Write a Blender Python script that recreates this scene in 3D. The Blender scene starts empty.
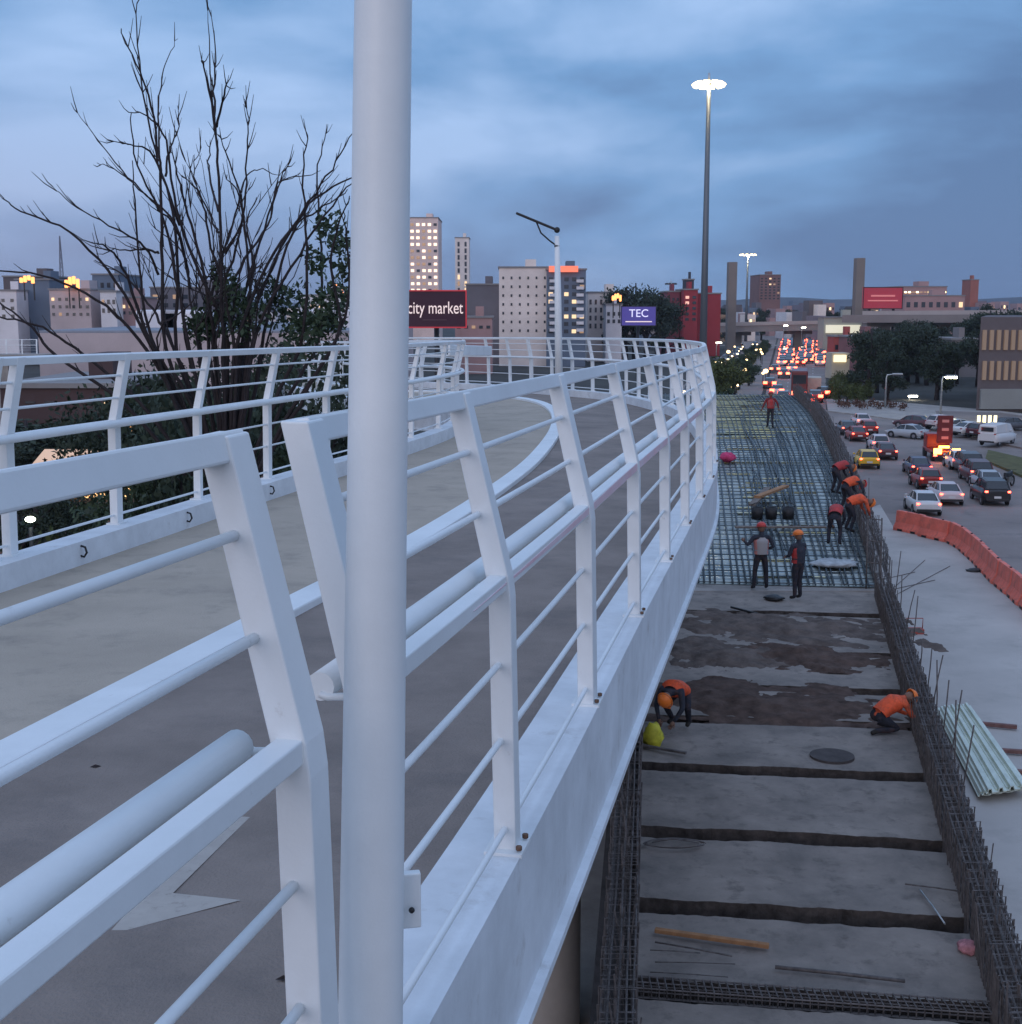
import bpy, bmesh, math, random
from mathutils import Vector, Matrix, noise
R = math.radians
rnd = random.Random(7)
sc = bpy.context.scene
COL = sc.collection
# ------------------------------------------------------------ camera
F = 1316.0; PITCH = math.atan((512-307)/F); CZ = 11.0
cp, sp_ = math.cos(PITCH), math.sin(PITCH)
def ray(px, py):
    u = (px-511)/F; v = (512-py)/F
    return Vector((u, cp+v*sp_, -sp_+v*cp))
def U(px, py, z=0.0):
    r = ray(px, py); t = (z-CZ)/r.z
    return Vector((r.x*t, r.y*t, z))
def UD(px, py, d):
    r = ray(px, py); t = d/r.y
    return Vector((r.x*t, d, CZ+r.z*t))
cam = bpy.data.cameras.new('camera'); camo = bpy.data.objects.new('camera', cam); COL.objects.link(camo)
camo.location = (0,0,CZ); camo.rotation_euler = (R(90)-PITCH, 0, 0)
cam.sensor_fit = 'HORIZONTAL'; cam.sensor_width = 36; cam.lens = 36*F/1022; cam.clip_end = 9000; cam.clip_start = .05
sc.camera = camo
# ------------------------------------------------------------ materials
MATS = {}
def mat(name, col, rough=.7, metal=0, var=0, scale=3, col2=None, bump=0, bscale=40, spec=.4, detail=6, stretch=None, speck=None):
    if name in MATS: return MATS[name]
    m = bpy.data.materials.new(name); m.use_nodes = True; N = m.node_tree; b = N.nodes['Principled BSDF']
    b.inputs['Base Color'].default_value = (*col, 1); b.inputs['Roughness'].default_value = rough
    b.inputs['Metallic'].default_value = metal; b.inputs['Specular IOR Level'].default_value = spec
    tc = N.nodes.new('ShaderNodeTexCoord'); src = tc.outputs['Object']
    if stretch:
        mp = N.nodes.new('ShaderNodeMapping'); mp.inputs['Scale'].default_value = stretch
        N.links.new(src, mp.inputs[0]); src = mp.outputs[0]
    if var or col2:
        n = N.nodes.new('ShaderNodeTexNoise'); n.inputs['Scale'].default_value = scale; n.inputs['Detail'].default_value = detail
        n.inputs['Roughness'].default_value = .65
        N.links.new(src, n.inputs['Vector'])
        cr = N.nodes.new('ShaderNodeValToRGB'); e = cr.color_ramp.elements
        e[0].position = .32; e[1].position = .68
        c2 = col2 or tuple(max(0, c*(1-var)) for c in col); c1 = col if col2 else tuple(min(1, c*(1+var)) for c in col)
        e[0].color = (*c2, 1); e[1].color = (*c1, 1)
        N.links.new(n.outputs['Fac'], cr.inputs[0]); N.links.new(cr.outputs[0], b.inputs['Base Color'])
    if speck:
        sc_, lo_, hi_, cc_, fa_ = speck
        n3 = N.nodes.new('ShaderNodeTexNoise'); n3.inputs['Scale'].default_value = sc_; n3.inputs['Detail'].default_value = 8; n3.inputs['Roughness'].default_value = .7
        N.links.new(src, n3.inputs['Vector'])
        mr = N.nodes.new('ShaderNodeMapRange'); mr.inputs[1].default_value = lo_; mr.inputs[2].default_value = hi_; mr.inputs[3].default_value = 0; mr.inputs[4].default_value = fa_
        N.links.new(n3.outputs['Fac'], mr.inputs[0]); mm_ = N.nodes.new('ShaderNodeMixRGB'); N.links.new(mr.outputs[0], mm_.inputs[0])
        if b.inputs['Base Color'].links: N.links.new(b.inputs['Base Color'].links[0].from_socket, mm_.inputs[1])
        else: mm_.inputs[1].default_value = (*col, 1)
        mm_.inputs[2].default_value = (*cc_, 1); N.links.new(mm_.outputs[0], b.inputs['Base Color'])
    if bump:
        n2 = N.nodes.new('ShaderNodeTexNoise'); n2.inputs['Scale'].default_value = bscale; n2.inputs['Detail'].default_value = 4
        N.links.new(src, n2.inputs['Vector'])
        bp = N.nodes.new('ShaderNodeBump'); bp.inputs['Strength'].default_value = bump; bp.inputs['Distance'].default_value = .02
        N.links.new(n2.outputs['Fac'], bp.inputs['Height']); N.links.new(bp.outputs[0], b.inputs['Normal'])
    MATS[name] = m; return m
def emit(name, col, s, base=(.1,.1,.1)):
    if name in MATS: return MATS[name]
    m = bpy.data.materials.new(name); m.use_nodes = True; b = m.node_tree.nodes['Principled BSDF']
    b.inputs['Base Color'].default_value = (*base, 1); b.inputs['Emission Color'].default_value = (*col, 1)
    b.inputs['Emission Strength'].default_value = s
    MATS[name] = m; return m
WHITE = mat('white_paint', (.76,.80,.81), .4, var=.07, scale=1.7, bump=.04, bscale=140, speck=(9, .66, .76, (.36,.33,.30), .55))
WHITE_D = mat('white_paint_ledge', (.68,.72,.75), .5, var=.12, scale=3, speck=(5, .58, .75, (.38,.36,.34), .6), bump=.05, bscale=70)
GALV = mat('galvanised_steel', (.5,.52,.52), .35, .8, var=.2, scale=6)
REBAR = mat('rebar_steel', (.13,.115,.11), .7, .25, var=.4, scale=9)
REBAR_MAT = mat('rebar_mat_steel', (.06,.075,.085), .45, .6, var=.35, scale=4)
TAN = mat('tan_floor', (.42,.36,.29), .85, var=.10, scale=1.2, bump=.3, bscale=90, detail=9, speck=(2.2, .52, .72, (.22,.20,.17), .6))
GREYF = mat('grey_floor', (.235,.195,.17), .8, var=.2, scale=1.5, bump=.4, bscale=90, detail=9, speck=(1.6, .52, .75, (.13,.115,.11), .7))
CONC = mat('concrete', (.33,.31,.29), .85, var=.22, scale=.9, bump=.4, bscale=14, detail=10)
CONC2 = mat('concrete_slab', (.31,.265,.23), .85, col2=(.16,.14,.125), scale=1.1, speck=(3, .53, .7, (.10,.085,.075), .75), bump=.5, bscale=10, detail=11)
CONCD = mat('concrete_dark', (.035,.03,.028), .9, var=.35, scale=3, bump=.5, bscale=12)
EDGE = mat('shaded_cast_edge', (.075,.062,.055), .95, var=.5, scale=5, bump=1, bscale=12)  # gap shade painted into the colour of the slabs' edge faces
PAD = mat('concrete_ground', (.43,.40,.37), .7, var=.18, scale=.16, bump=.15, bscale=6, detail=10, speck=(.6, .52, .8, (.28,.26,.24), .7))
ASPH = mat('asphalt', (.22,.185,.17), .75, var=.28, scale=.1, bump=.2, bscale=20, detail=10, speck=(.5, .55, .7, (.11,.10,.10), .7))
EARTH = mat('earth', (.045,.045,.04), .95, var=.4, scale=.06, detail=10)
SOIL = mat('soil', (.095,.066,.055), .97, var=.45, scale=3, bump=1, bscale=14, detail=9, spec=.08)
GRASS = mat('grass', (.10,.10,.04), .95, var=.3, scale=1.5, bump=.6, bscale=30)
BARK = mat('bark', (.03,.024,.026), .9, var=.3, scale=8)
LEAF = mat('leaf', (.035,.06,.03), .7, var=.45, scale=.9)
LEAF2 = mat('leaf_dark', (.028,.045,.028), .75, var=.5, scale=.25)
LEAF3 = mat('leaf_yellow_green', (.07,.09,.025), .75, var=.4, scale=.3)  # yellow green leaf tone
RUST = mat('rusty_bolt', (.16,.09,.06), .8, var=.3)
RUBBER = mat('rubber', (.02,.02,.02), .8); GLASS = mat('car_glass', (.02,.025,.03), .08, spec=.8)
CHROME = mat('rim_metal', (.4,.4,.42), .3, .8)
BLACKP = mat('black_plastic', (.02,.02,.022), .5)
ORANGE = mat('barrier_plastic', (.75,.17,.12), .5, var=.3, scale=.9, bump=.1, speck=(2.5, .52, .68, (.38,.14,.11), .8))
WOOD = mat('timber', (.33,.17,.08), .8, var=.3, scale=6)
WOODG = mat('grey_timber', (.16,.13,.11), .85, var=.3, scale=6)
TAIL = emit('tail_lamp', (1,.07,.04), 11, (.3,.02,.02)); TAILF = emit('tail_lamp_far', (1,.10,.05), 9, (.3,.02,.02))
HEAD = emit('head_lamp', (1,.86,.6), 12); HEADF = emit('head_lamp_far', (1,.72,.38), 7)
AMBER = emit('amber_lamp', (1,.25,.04), 14, (.3,.1,.02))
WIN_W = emit('window_warm', (1,.68,.38), 1.1); WIN_Y = emit('window_yellow', (1,.78,.35), 2.2)
WIN_D = mat('window_dark', (.03,.035,.045), .2, spec=.7)
# ------------------------------------------------------------ objects
def tag(o, label=None, cat=None, group=None, kind=None):
    if label: o['label'] = label
    if cat: o['category'] = cat
    if group: o['group'] = group
    if kind: o['kind'] = kind
    return o
def empty(name, loc, label, cat, group=None, rz=0):
    o = bpy.data.objects.new(name, None); COL.objects.link(o); o.location = loc; o.rotation_euler.z = rz
    o.empty_display_size = .3
    return tag(o, label, cat, group)
class MB:
    def __init__(s): s.b = bmesh.new()
    def box(s, c, size, rz=0, M=None, mi=0):
        m = Matrix.Translation(Vector(c)) @ Matrix.Rotation(rz, 4, 'Z')
        if M is not None: m = M @ m
        m = m @ Matrix.Diagonal((*size, 1))
        r = bmesh.ops.create_cube(s.b, size=1, matrix=m)
        if mi:
            for v in r['verts']:
                for f in v.link_faces: f.material_index = mi
        return s
    def beam(s, a, b, w, h, up=Vector((0,0,1)), mi=0):      # box from a to b, w across, h along up
        a = Vector(a); b = Vector(b); d = (b-a); L = d.length; d.normalize()
        x = d.cross(up)
        if x.length < 1e-4: x = Vector((1,0,0))
        x.normalize(); z = x.cross(d)
        m = Matrix((( x.x,d.x,z.x,0),(x.y,d.y,z.y,0),(x.z,d.z,z.z,0),(0,0,0,1)))
        m = Matrix.Translation((a+b)/2) @ m @ Matrix.Diagonal((w, L, h, 1))
        r = bmesh.ops.create_cube(s.b, size=1, matrix=m)
        if mi:
            for v in r['verts']:
                for f in v.link_faces: f.material_index = mi
        return s
    def tube(s, pts, rad, n=6, cap=True, mi=0):
        pts = [Vector(p) for p in pts]; rings = []
        if not isinstance(rad, (list, tuple)): rad = [rad]*len(pts)
        px = None
        for i, p in enumerate(pts):
            d = (pts[min(i+1, len(pts)-1)]-pts[max(i-1, 0)])
            if d.length < 1e-7: d = Vector((0,0,1))
            d.normalize()
            if px is None:
                px = d.cross(Vector((0,0,1)) if abs(d.z) < .9 else Vector((0,1,0)))
            px = (px - d*px.dot(d)).normalized(); py = d.cross(px)
            rings.append([s.b.verts.new(p+(px*math.cos(2*math.pi*k/n)+py*math.sin(2*math.pi*k/n))*rad[i]) for k in range(n)])
        for a, b in zip(rings, rings[1:]):
            for k in range(n):
                f = s.b.faces.new((a[k], a[(k+1)%n], b[(k+1)%n], b[k])); f.smooth = n > 4; f.material_index = mi
        if cap:
            s.b.faces.new(rings[0][::-1]).material_index = mi; s.b.faces.new(rings[-1]).material_index = mi
        return s
    def loft(s, rings, mi=0, smooth=False, cap=True):
        vs = [[s.b.verts.new(p) for p in r] for r in rings]; n = len(vs[0])
        for a, b in zip(vs, vs[1:]):
            for k in range(n):
                f = s.b.faces.new((a[k], a[(k+1)%n], b[(k+1)%n], b[k])); f.smooth = smooth; f.material_index = mi
        if cap:
            s.b.faces.new(vs[0][::-1]).material_index = mi; s.b.faces.new(vs[-1]).material_index = mi
        return s
    def poly(s, pts, mi=0):
        f = s.b.faces.new([s.b.verts.new(p) for p in pts]); f.material_index = mi; return s
    def prism(s, pts2, z0, z1, mi=0):
        s.loft([[(p[0],p[1],z0) for p in pts2], [(p[0],p[1],z1) for p in pts2]], mi); return s
    def sphere(s, c, r, sx=1, sy=1, sz=1, seg=12, mi=0, M=None):
        m = Matrix.Translation(Vector(c)) @ Matrix.Diagonal((r*sx, r*sy, r*sz, 1))
        if M is not None: m = M @ m
        q = bmesh.ops.create_uvsphere(s.b, u_segments=seg, v_segments=max(6, seg*2//3), radius=1, matrix=m)
        for v in q['verts']:
            for f in v.link_faces: f.smooth = True; f.material_index = mi
        return s
    def build(s, name, mats, parent=None, label=None, cat=None, group=None, kind=None, fix=True, bevel=0, loc=None):
        if fix: bmesh.ops.recalc_face_normals(s.b, faces=s.b.faces)
        me = bpy.data.meshes.new(name)
        if loc is not None: bmesh.ops.translate(s.b, vec=-Vector(loc), verts=s.b.verts)
        s.b.to_mesh(me); s.b.free()
        for m in (mats if isinstance(mats, (list, tuple)) else [mats]): me.materials.append(m)
        o = bpy.data.objects.new(name, me); COL.objects.link(o)
        if loc is not None: o.location = loc
        if parent: o.parent = parent
        if bevel:
            md = o.modifiers.new('bevel', 'BEVEL'); md.width = bevel; md.segments = 2; md.limit_method = 'ANGLE'
        return tag(o, label, cat, group, kind)
def wchild(mb, name, mats, root, **k):      # geometry given in world space, parent at root
    inv = root.matrix_basis.inverted() if root else Matrix()
    bmesh.ops.transform(mb.b, matrix=inv, verts=mb.b.verts)
    return mb.build(name, mats, root, **k)
def copy_tree(o, parent=None):
    c = o.copy(); COL.objects.link(c)
    if parent: c.parent = parent
    for ch in list(KIDS.get(o.name, [])) or [x for x in o.children]: copy_tree(ch, c)
    return c
KIDS = {}
def catmull(P, n):
    P = [Vector(p) for p in P]; out = []
    for i in range(len(P)-1):
        p0 = P[max(i-1,0)]; p1 = P[i]; p2 = P[i+1]; p3 = P[min(i+2, len(P)-1)]
        for k in range(n):
            t = k/n
            out.append(.5*((2*p1)+(-p0+p2)*t+(2*p0-5*p1+4*p2-p3)*t*t+(-p0+3*p1-3*p2+p3)*t*t*t))
    out.append(P[-1]); return out
# ------------------------------------------------------------ world and light
w = bpy.data.worlds.new('World'); sc.world = w; w.use_nodes = True; N = w.node_tree; L = N.links; N.nodes.clear()
out = N.nodes.new('ShaderNodeOutputWorld'); bg = N.nodes.new('ShaderNodeBackground'); L.new(bg.outputs[0], out.inputs[0])
SUN_EL, SUN_AZ = R(7), R(205)
sky = N.nodes.new('ShaderNodeTexSky'); sky.sky_type = 'NISHITA'; sky.sun_disc = False; sky.sun_elevation = SUN_EL
sky.sun_rotation = SUN_AZ; sky.air_density = 1.2; sky.dust_density = 1.5; sky.ozone_density = 3
tc = N.nodes.new('ShaderNodeTexCoord'); sep = N.nodes.new('ShaderNodeSeparateXYZ'); L.new(tc.outputs['Generated'], sep.inputs[0])
def math_(op, a, b=None, c=None):
    n = N.nodes.new('ShaderNodeMath'); n.operation = op
    for i, v in enumerate((a, b, c)):
        if v is None: continue
        if isinstance(v, (int, float)): n.inputs[i].default_value = v
        else: L.new(v, n.inputs[i])
    return n.outputs[0]
mp = N.nodes.new('ShaderNodeMapping'); mp.inputs['Scale'].default_value = (1.5,1.5,4.6); mp.inputs['Location'].default_value = (.35,.1,.62)
L.new(tc.outputs['Generated'], mp.inputs[0])
nz = N.nodes.new('ShaderNodeTexNoise'); nz.inputs['Scale'].default_value = 1.5; nz.inputs['Detail'].default_value = 7; nz.inputs['Roughness'].default_value = .5
nz.inputs['Distortion'].default_value = .25
L.new(mp.outputs[0], nz.inputs['Vector'])
cl = N.nodes.new('ShaderNodeValToRGB'); e = cl.color_ramp.elements
e[0].position = .40; e[0].color = (1.05,2.0,4.0,1); e[1].position = .62; e[1].color = (3.9,5.7,8.9,1)
m_ = e.new(.5); m_.color = (1.8,3.5,6.4,1)
L.new(nz.outputs['Fac'], cl.inputs[0])
# pale warm band low on the horizon, towards the left of the view and behind the camera
low = N.nodes.new('ShaderNodeMapRange'); low.inputs[1].default_value = .0; low.inputs[2].default_value = .2; low.inputs[3].default_value = 1; low.inputs[4].default_value = 0
low.interpolation_type = 'SMOOTHSTEP'
L.new(sep.outputs['Z'], low.inputs[0])
side = N.nodes.new('ShaderNodeMapRange'); side.inputs[1].default_value = .12; side.inputs[2].default_value = -.5; side.inputs[3].default_value = .05; side.inputs[4].default_value = .75
L.new(sep.outputs['X'], side.inputs[0])
f1 = math_('MULTIPLY', low.outputs[0], side.outputs[0])
mx = N.nodes.new('ShaderNodeMixRGB'); L.new(f1, mx.inputs[0]); L.new(cl.outputs[0], mx.inputs[1]); mx.inputs[2].default_value = (4.3,4.5,6.4,1)
back = N.nodes.new('ShaderNodeMapRange'); back.inputs[1].default_value = .35; back.inputs[2].default_value = -.9; back.inputs[3].default_value = 0; back.inputs[4].default_value = .8
L.new(sep.outputs['Y'], back.inputs[0])
mb_ = N.nodes.new('ShaderNodeMixRGB'); L.new(back.outputs[0], mb_.inputs[0]); L.new(mx.outputs[0], mb_.inputs[1]); mb_.inputs[2].default_value = (6.9,7.0,8.8,1)
up = N.nodes.new('ShaderNodeMapRange'); up.inputs[1].default_value = .28; up.inputs[2].default_value = .9; up.inputs[3].default_value = 0; up.inputs[4].default_value = .8
L.new(sep.outputs['Z'], up.inputs[0])
mu = N.nodes.new('ShaderNodeMixRGB'); L.new(up.outputs[0], mu.inputs[0]); L.new(mb_.outputs[0], mu.inputs[1]); mu.inputs[2].default_value = (5.3,7.1,10.8,1)
ms = N.nodes.new('ShaderNodeMixRGB'); ms.inputs[0].default_value = .93; L.new(sky.outputs[0], ms.inputs[1]); L.new(mu.outputs[0], ms.inputs[2])
L.new(ms.outputs[0], bg.inputs[0]); bg.inputs[1].default_value = .095
sl = bpy.data.lights.new('sun', 'SUN'); sl.energy = .45; sl.angle = R(35); sl.color = (1,.84,.80)
so = bpy.data.objects.new('sun', sl); COL.objects.link(so)
sd = Vector((math.sin(SUN_AZ)*math.cos(R(14)), math.cos(SUN_AZ)*math.cos(R(14)), math.sin(R(14))))
so.rotation_euler = sd.to_track_quat('Z', 'Y').to_euler(); so.location = (0,-20,60)
sc.view_settings.view_transform = 'Standard'; sc.view_settings.look = 'None'; sc.view_settings.exposure = .22; sc.view_settings.gamma = 1
# ------------------------------------------------------------ ground, roads
MB().poly([(-3500,-300,0),(3500,-300,0),(3500,6000,0),(-3500,6000,0)]).build('ground', EARTH, kind='structure')
def sheet(name, pts, z, m): MB().prism(pts, z-.3, z).build(name, m, kind='structure')
def pxs(l, z=0): return [U(a,b,z).xy for a,b in l]
# main avenue heading away, slope .22
def along(x0, y0, y): return x0+(y-y0)*(.206 if x0 < 27 else .236)
def lane(t, y): return along(xl.x,xl.y,y)*(1-t)+along(xr.x,xr.y,y)*t
xl = U(770,420).xy; xr = U(824,420).xy
rd = [(along(xr.x,xr.y,y), y) for y in (900,100)]
sheet('road', [(along(xl.x,xl.y,y)-1, y) for y in (60,900)] + [(along(xr.x,xr.y,900),900)] + pxs([(826,410),(870,415),(925,424),(1000,438),(1100,462)]) + [(75,20),(10,10),(12,60)], .012, ASPH)
sheet('oncoming_road', [(along(xl.x,xl.y,y)-13, y) for y in (100,900)]+[(along(xl.x,xl.y,y)-1.5, y) for y in (900,100)], .012, ASPH)
sheet('cross_road', [(-60,395),(400,340),(400,352),(-60,407)], .016, ASPH)
sheet('concrete_ground', [(-2,5)]+[(7.5,34),(13,62)]+pxs([(880,505),(893,527),(930,537),(957,545),(975,559),(996,580),(1022,604),(1100,670)])+[(28,5)], .03, PAD)
sheet('pavement', pxs([(828,412),(870,417),(930,425),(1000,437),(1100,458),(1100,425),(1000,412),(860,400),(826,400)]), .13, CONC)
sheet('car_park', pxs([(945,433),(1100,466),(1100,428),(1000,414),(935,412)]), .15, ASPH)
sheet('bounce_ground', [(-7,2),(-1.9,2),(-1.9,5),(1.2,14),(3.1,33),(-6,33)], .02, CONC)  # pale sheet added to bounce light up to the pier
# painted lane marks on avenue
mk = mat('road_paint', (.42,.42,.42), .7, var=.4, scale=2)
m = MB()
for k in range(3):
    for j in range(60):
        y = 75+j*9; x = lane((k+1)/4, y)
        if y < 110 and k == 0: continue
        m.poly([(x,y,.03),(x+.14,y,.03),(x+.14+.22*3,y+3,.03),(x+.22*3,y+3,.03)])
m.build('lane_markings', mk, kind='structure')
MB().prism(pxs([(988,452),(1100,478),(1100,500),(1022,478),(985,462)]), 0, .18).build('grass_verge', GRASS, kind='structure')
# ------------------------------------------------------------ footbridge
O = [(-1.50,-3),(-.825,0),(-.01,3.6),(.66,6.8),(1.34,10),(2.1,13.7),(2.60,16.9),(2.98,20),(3.28,24.5),(3.12,27.5),(2.5,31.3),(1,34.6),(-.9,37.5),(-3,40),(-4.6,43.5),(-5.8,47)]
Cc = [(-3.7,-3),(-2.95,0),(-2.22,3.6),(-1.4,7.2),(-.77,10),(-.17,13.4),(.33,17),(.75,21.8),(.85,26.5),(.5,30),(-.5,33),(-1.9,35.3),(-4,37),(-4.9,39.7),(-5.7,42.3),(-6.7,45)]
I = [(-5.5,-3),(-4.96,0),(-4.28,3.6),(-3.67,6.8),(-3.06,10),(-2.36,13.7),(-1.65,17),(-1.05,20.5),(-1.0,24),(-1.6,26.5),(-2.8,28.5),(-3.7,30.6),(-4.7,33.2),(-5.7,36),(-6.6,39),(-7.6,42.5)]
NS = 8
Os = catmull([(*p,0) for p in O], NS); Cs = catmull([(*p,0) for p in Cc], NS); Is = catmull([(*p,0) for p in I], NS)
# deck falls gently: height of the edge ledge by distance run along the outer edge
run = [0]
for a, b in zip(Os, Os[1:]): run.append(run[-1]+(b-a).length)
s0 = run[NS*2]
for i in range(len(Os)):
    z = CZ-1.54-.0175*(run[i]-s0)
    Os[i].z = z; Cs[i].z = z-.17; Is[i].z = z
def offs(P, d):
    out_ = []
    for i, p in enumerate(P):
        t = (P[min(i+1,len(P)-1)]-P[max(i-1,0)]); t.z = 0; t.normalize()
        out_.append(p+Vector((-t.y, t.x, 0))*d)      # +d = to the left of travel
    return out_
bridge = empty('footbridge', (0,12,0), 'white steel footbridge deck curving away with tan and grey walkway lanes', 'footbridge')
def strip(A, B, za=0, zb=0, thick=.12):
    m = MB()
    rings = []
    for a, b in zip(A, B):
        rings.append([(a.x,a.y,a.z+za),(b.x,b.y,b.z+zb),(b.x,b.y,b.z+zb-thick),(a.x,a.y,a.z+za-thick)])
    m.loft(rings); return m
wchild(strip(offs(Cs,-.1), offs(Os,.1), 0, -.17), 'walkway', GREYF, bridge)
wchild(strip(offs(Is,-.02), offs(Cs,.1), -.17, 0), 'cycle_lane', TAN, bridge)
wchild(strip(offs(Cs,.1), offs(Cs,-.1), .05, .05, .14), 'lane_kerb', WHITE, bridge, bevel=.012)
# fascia girders with ledge on top
def fascia(P, sgn):
    A = offs(P, .05*-sgn); B = offs(P, .17*sgn)
    m = MB(); rings = []
    lo = offs(P, .08*-sgn)
    for a, b, c in zip(A, B, lo):
        z = a.z
        rings.append([(a.x,a.y,z),(b.x,b.y,z),(b.x,b.y,z-.3),(b.x,b.y,z-.52),(c.x,c.y,z-.52),(c.x,c.y,z-.49),(a.x,a.y,z-.485)])
    m.loft(rings); return m
wchild(fascia(Os, 1), 'edge_girder', WHITE_D, bridge)
wchild(fascia(Is, -1), 'edge_girder', WHITE_D, bridge)
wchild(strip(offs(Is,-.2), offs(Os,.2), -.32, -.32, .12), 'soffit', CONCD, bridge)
# arrow painted on the grey walkway
def fl(px, py, dz=.006):
    z = 9.28
    for _ in range(4):
        p = U(px, py, z)
        j = min(range(len(Os)), key=lambda i: abs(Os[i].y-p.y) if i < NS*8 else 99)
        z = Os[j].z-.17+dz
    p.z = z; return p
ar = [(250,817),(173,893),(241,900),(100,937),(140,893),(215,815)]
m = MB(); pts = [fl(*p, .003) for p in ar]
m.poly(pts); wchild(m, 'painted_arrow', mat('arrow_paint', (.45,.42,.38), .8, var=.3, scale=9, col2=(.37,.34,.31), detail=10, speck=(30,.55,.7,(.22,.19,.17),.6)), bridge)
for (a,b) in [(283,981),(95,768)]:
    p = fl(a,b,.0); m = MB(); m.poly([p+Vector(q) for q in ((-.02,0,.004),(0,.008,.012),(.022,.012,.003),(.005,-.008,.006))]); m.build('dead_leaf', BARK, label='dry dark leaf on the grey walkway %s' % ('low beside the left post foot' if a > 200 else 'above the thick handrail'), cat='leaf')
def col_(x, y, r, zt, flare=True):
    m = MB(); n = 28
    prof = [(0,r*1.0),(zt-2.0,r),(zt-1.2,r*1.15),(zt-.4,r*1.7),(zt,r*1.9)]
    m.loft([[(x+rr*math.cos(2*math.pi*k/n), y+rr*math.sin(2*math.pi*k/n), z) for k in range(n)] for z, rr in prof], smooth=True); return m
wchild(col_(.45,19.0,.62,8.7), 'pier', mat('pale_concrete', (.72,.69,.65), .85, var=.15, scale=.8), bridge)
wchild(col_(1.2,30.5,.62,8.4), 'pier', CONC, bridge)
wchild(col_(-4.2,3,.62,9.0), 'pier', CONC, bridge)
# drain hooks on the inner ledge
for (i, f) in [(NS*3+6,.1),(NS*4+2,.1),(NS*4+6,.1)]:
    p = Is[i]+Vector((.175,0,-.06)); m = MB()
    m.tube([p+Vector((0,0,.03)), p+Vector((.03,0,.02)), p+Vector((.04,0,-.02)), p+Vector((.02,0,-.05)), p+Vector((-.01,0,-.04))], .008, 6)
    wchild(m, 'hook', BLACKP, bridge)
def resample(P, a, b):      # sub polyline by arc length
    acc = [0]
    for p, q in zip(P, P[1:]): acc.append(acc[-1]+(q-p).length)
    def at(s):
        s = max(0, min(acc[-1]-1e-6, s))
        for i in range(len(acc)-1):
            if acc[i+1] > s:
                t = (s-acc[i])/(acc[i+1]-acc[i]); return P[i].lerp(P[i+1], t), (P[i+1]-P[i])
    return acc, at
def railing(name, label, P, sgn, s_list, wide, a, b, handrail=(0,0), rods_from=None, nfine=.5, group=None):
    """sgn=+1: inside is to the left of travel. s_list: post positions by arc length"""
    acc, at = resample(P, 0, 0)
    root = empty(name, at(a)[0], label, 'railing', group)
    bpy.context.view_layer.update()
    n = max(2, int((b-a)/nfine)); S = [a+(b-a)*i/n for i in range(n+1)]
    def pos(s, lat, h, da=0):
        p, t = at(s); t = t.copy(); t.z = 0; t.normalize(); nn = Vector((-t.y,t.x,0))*sgn
        return p+nn*lat+Vector((0,0,h))
    def tn(s):
        p, t = at(s); t = t.copy(); t.z = 0; t.normalize(); return t, Vector((-t.y,t.x,0))*sgn
    def bar(lat, h, wd, ht, tilt=0):
        rings = []
        for s in S:
            c = pos(s, lat, h); t, nn = tn(s); u = (Vector((0,0,1))*math.cos(tilt)+nn*math.sin(tilt)); v = (nn*math.cos(tilt)-Vector((0,0,1))*math.sin(tilt))
            rings.append([c+u*ht/2+v*wd/2, c-u*ht/2+v*wd/2, c-u*ht/2-v*wd/2, c+u*ht/2-v*wd/2])
        return MB().loft(rings)
    wchild(bar(.135, 1.285, .046, .052, .2), 'top_rail', WHITE, root, bevel=.005)
    wchild(bar(.02, .784, .048, .044), 'mid_rail', WHITE, root, bevel=.004)
    for lat, h in ((.075,.975),(.105,1.145),(.012,.33),(.018,.55),(.0,.07)):
        m = MB().tube([pos(s, lat, h) for s in S], .0098, 8); wchild(m, 'bar', WHITE, root)
    ha, hb = a+handrail[0], b-handrail[1]
    hs = [ha+(hb-ha)*i/n for i in range(n+1)]
    m = MB(); pts = [pos(s, .115, .785) for s in hs]; m.tube(pts, .029, 16)
    h_ = wchild(m, 'handrail', WHITE, root)
    for k, s in enumerate(s_list):
        wd = wide if isinstance(wide, float) else wide[k%len(wide)]
        t, nn = tn(s); dp = .064
        m = MB()
        rings = []
        for lat, h, q in ((0,0,1),(.015,.74,1),(.022,.80,1),(.139,1.308,.88)):
            c = pos(s, lat, h)
            rings.append([c+nn*dp/2*q+t*wd/2, c-nn*dp/2*q+t*wd/2, c-nn*dp/2*q-t*wd/2, c+nn*dp/2*q-t*wd/2])
        m.loft(rings); po = wchild(m, 'post', WHITE, root, bevel=.004)
        m = MB(); c = pos(s, 0, .004); m.beam(c-t*.065, c+t*.065, .11, .012); wchild(m, 'base_plate', WHITE, root)
        if k < 9:
            for u_ in (-.045,.045):
                m = MB(); q_ = pos(s, -.043, .015)+t*u_; m.tube([q_, q_+Vector((0,0,.012))], .009, 6); wchild(m, 'bolt', RUST, root)
        m = MB(); m.tube([pos(s,.04,.77), pos(s,.10,.765), pos(s,.115,.77)], .008, 6); wchild(m, 'handrail_bracket', WHITE, root)
    return root, pos, tn
acc0, at0 = resample(Os, 0, 0)
def s_of_y(P, y):
    acc, at = resample(P,0,0)
    for i in range(len(P)-1):
        if P[i].y <= y < P[i+1].y: return acc[i]+(acc[i+1]-acc[i])*(y-P[i].y)/(P[i+1].y-P[i].y)
sy = lambda y: s_of_y(Os, y)
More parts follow.
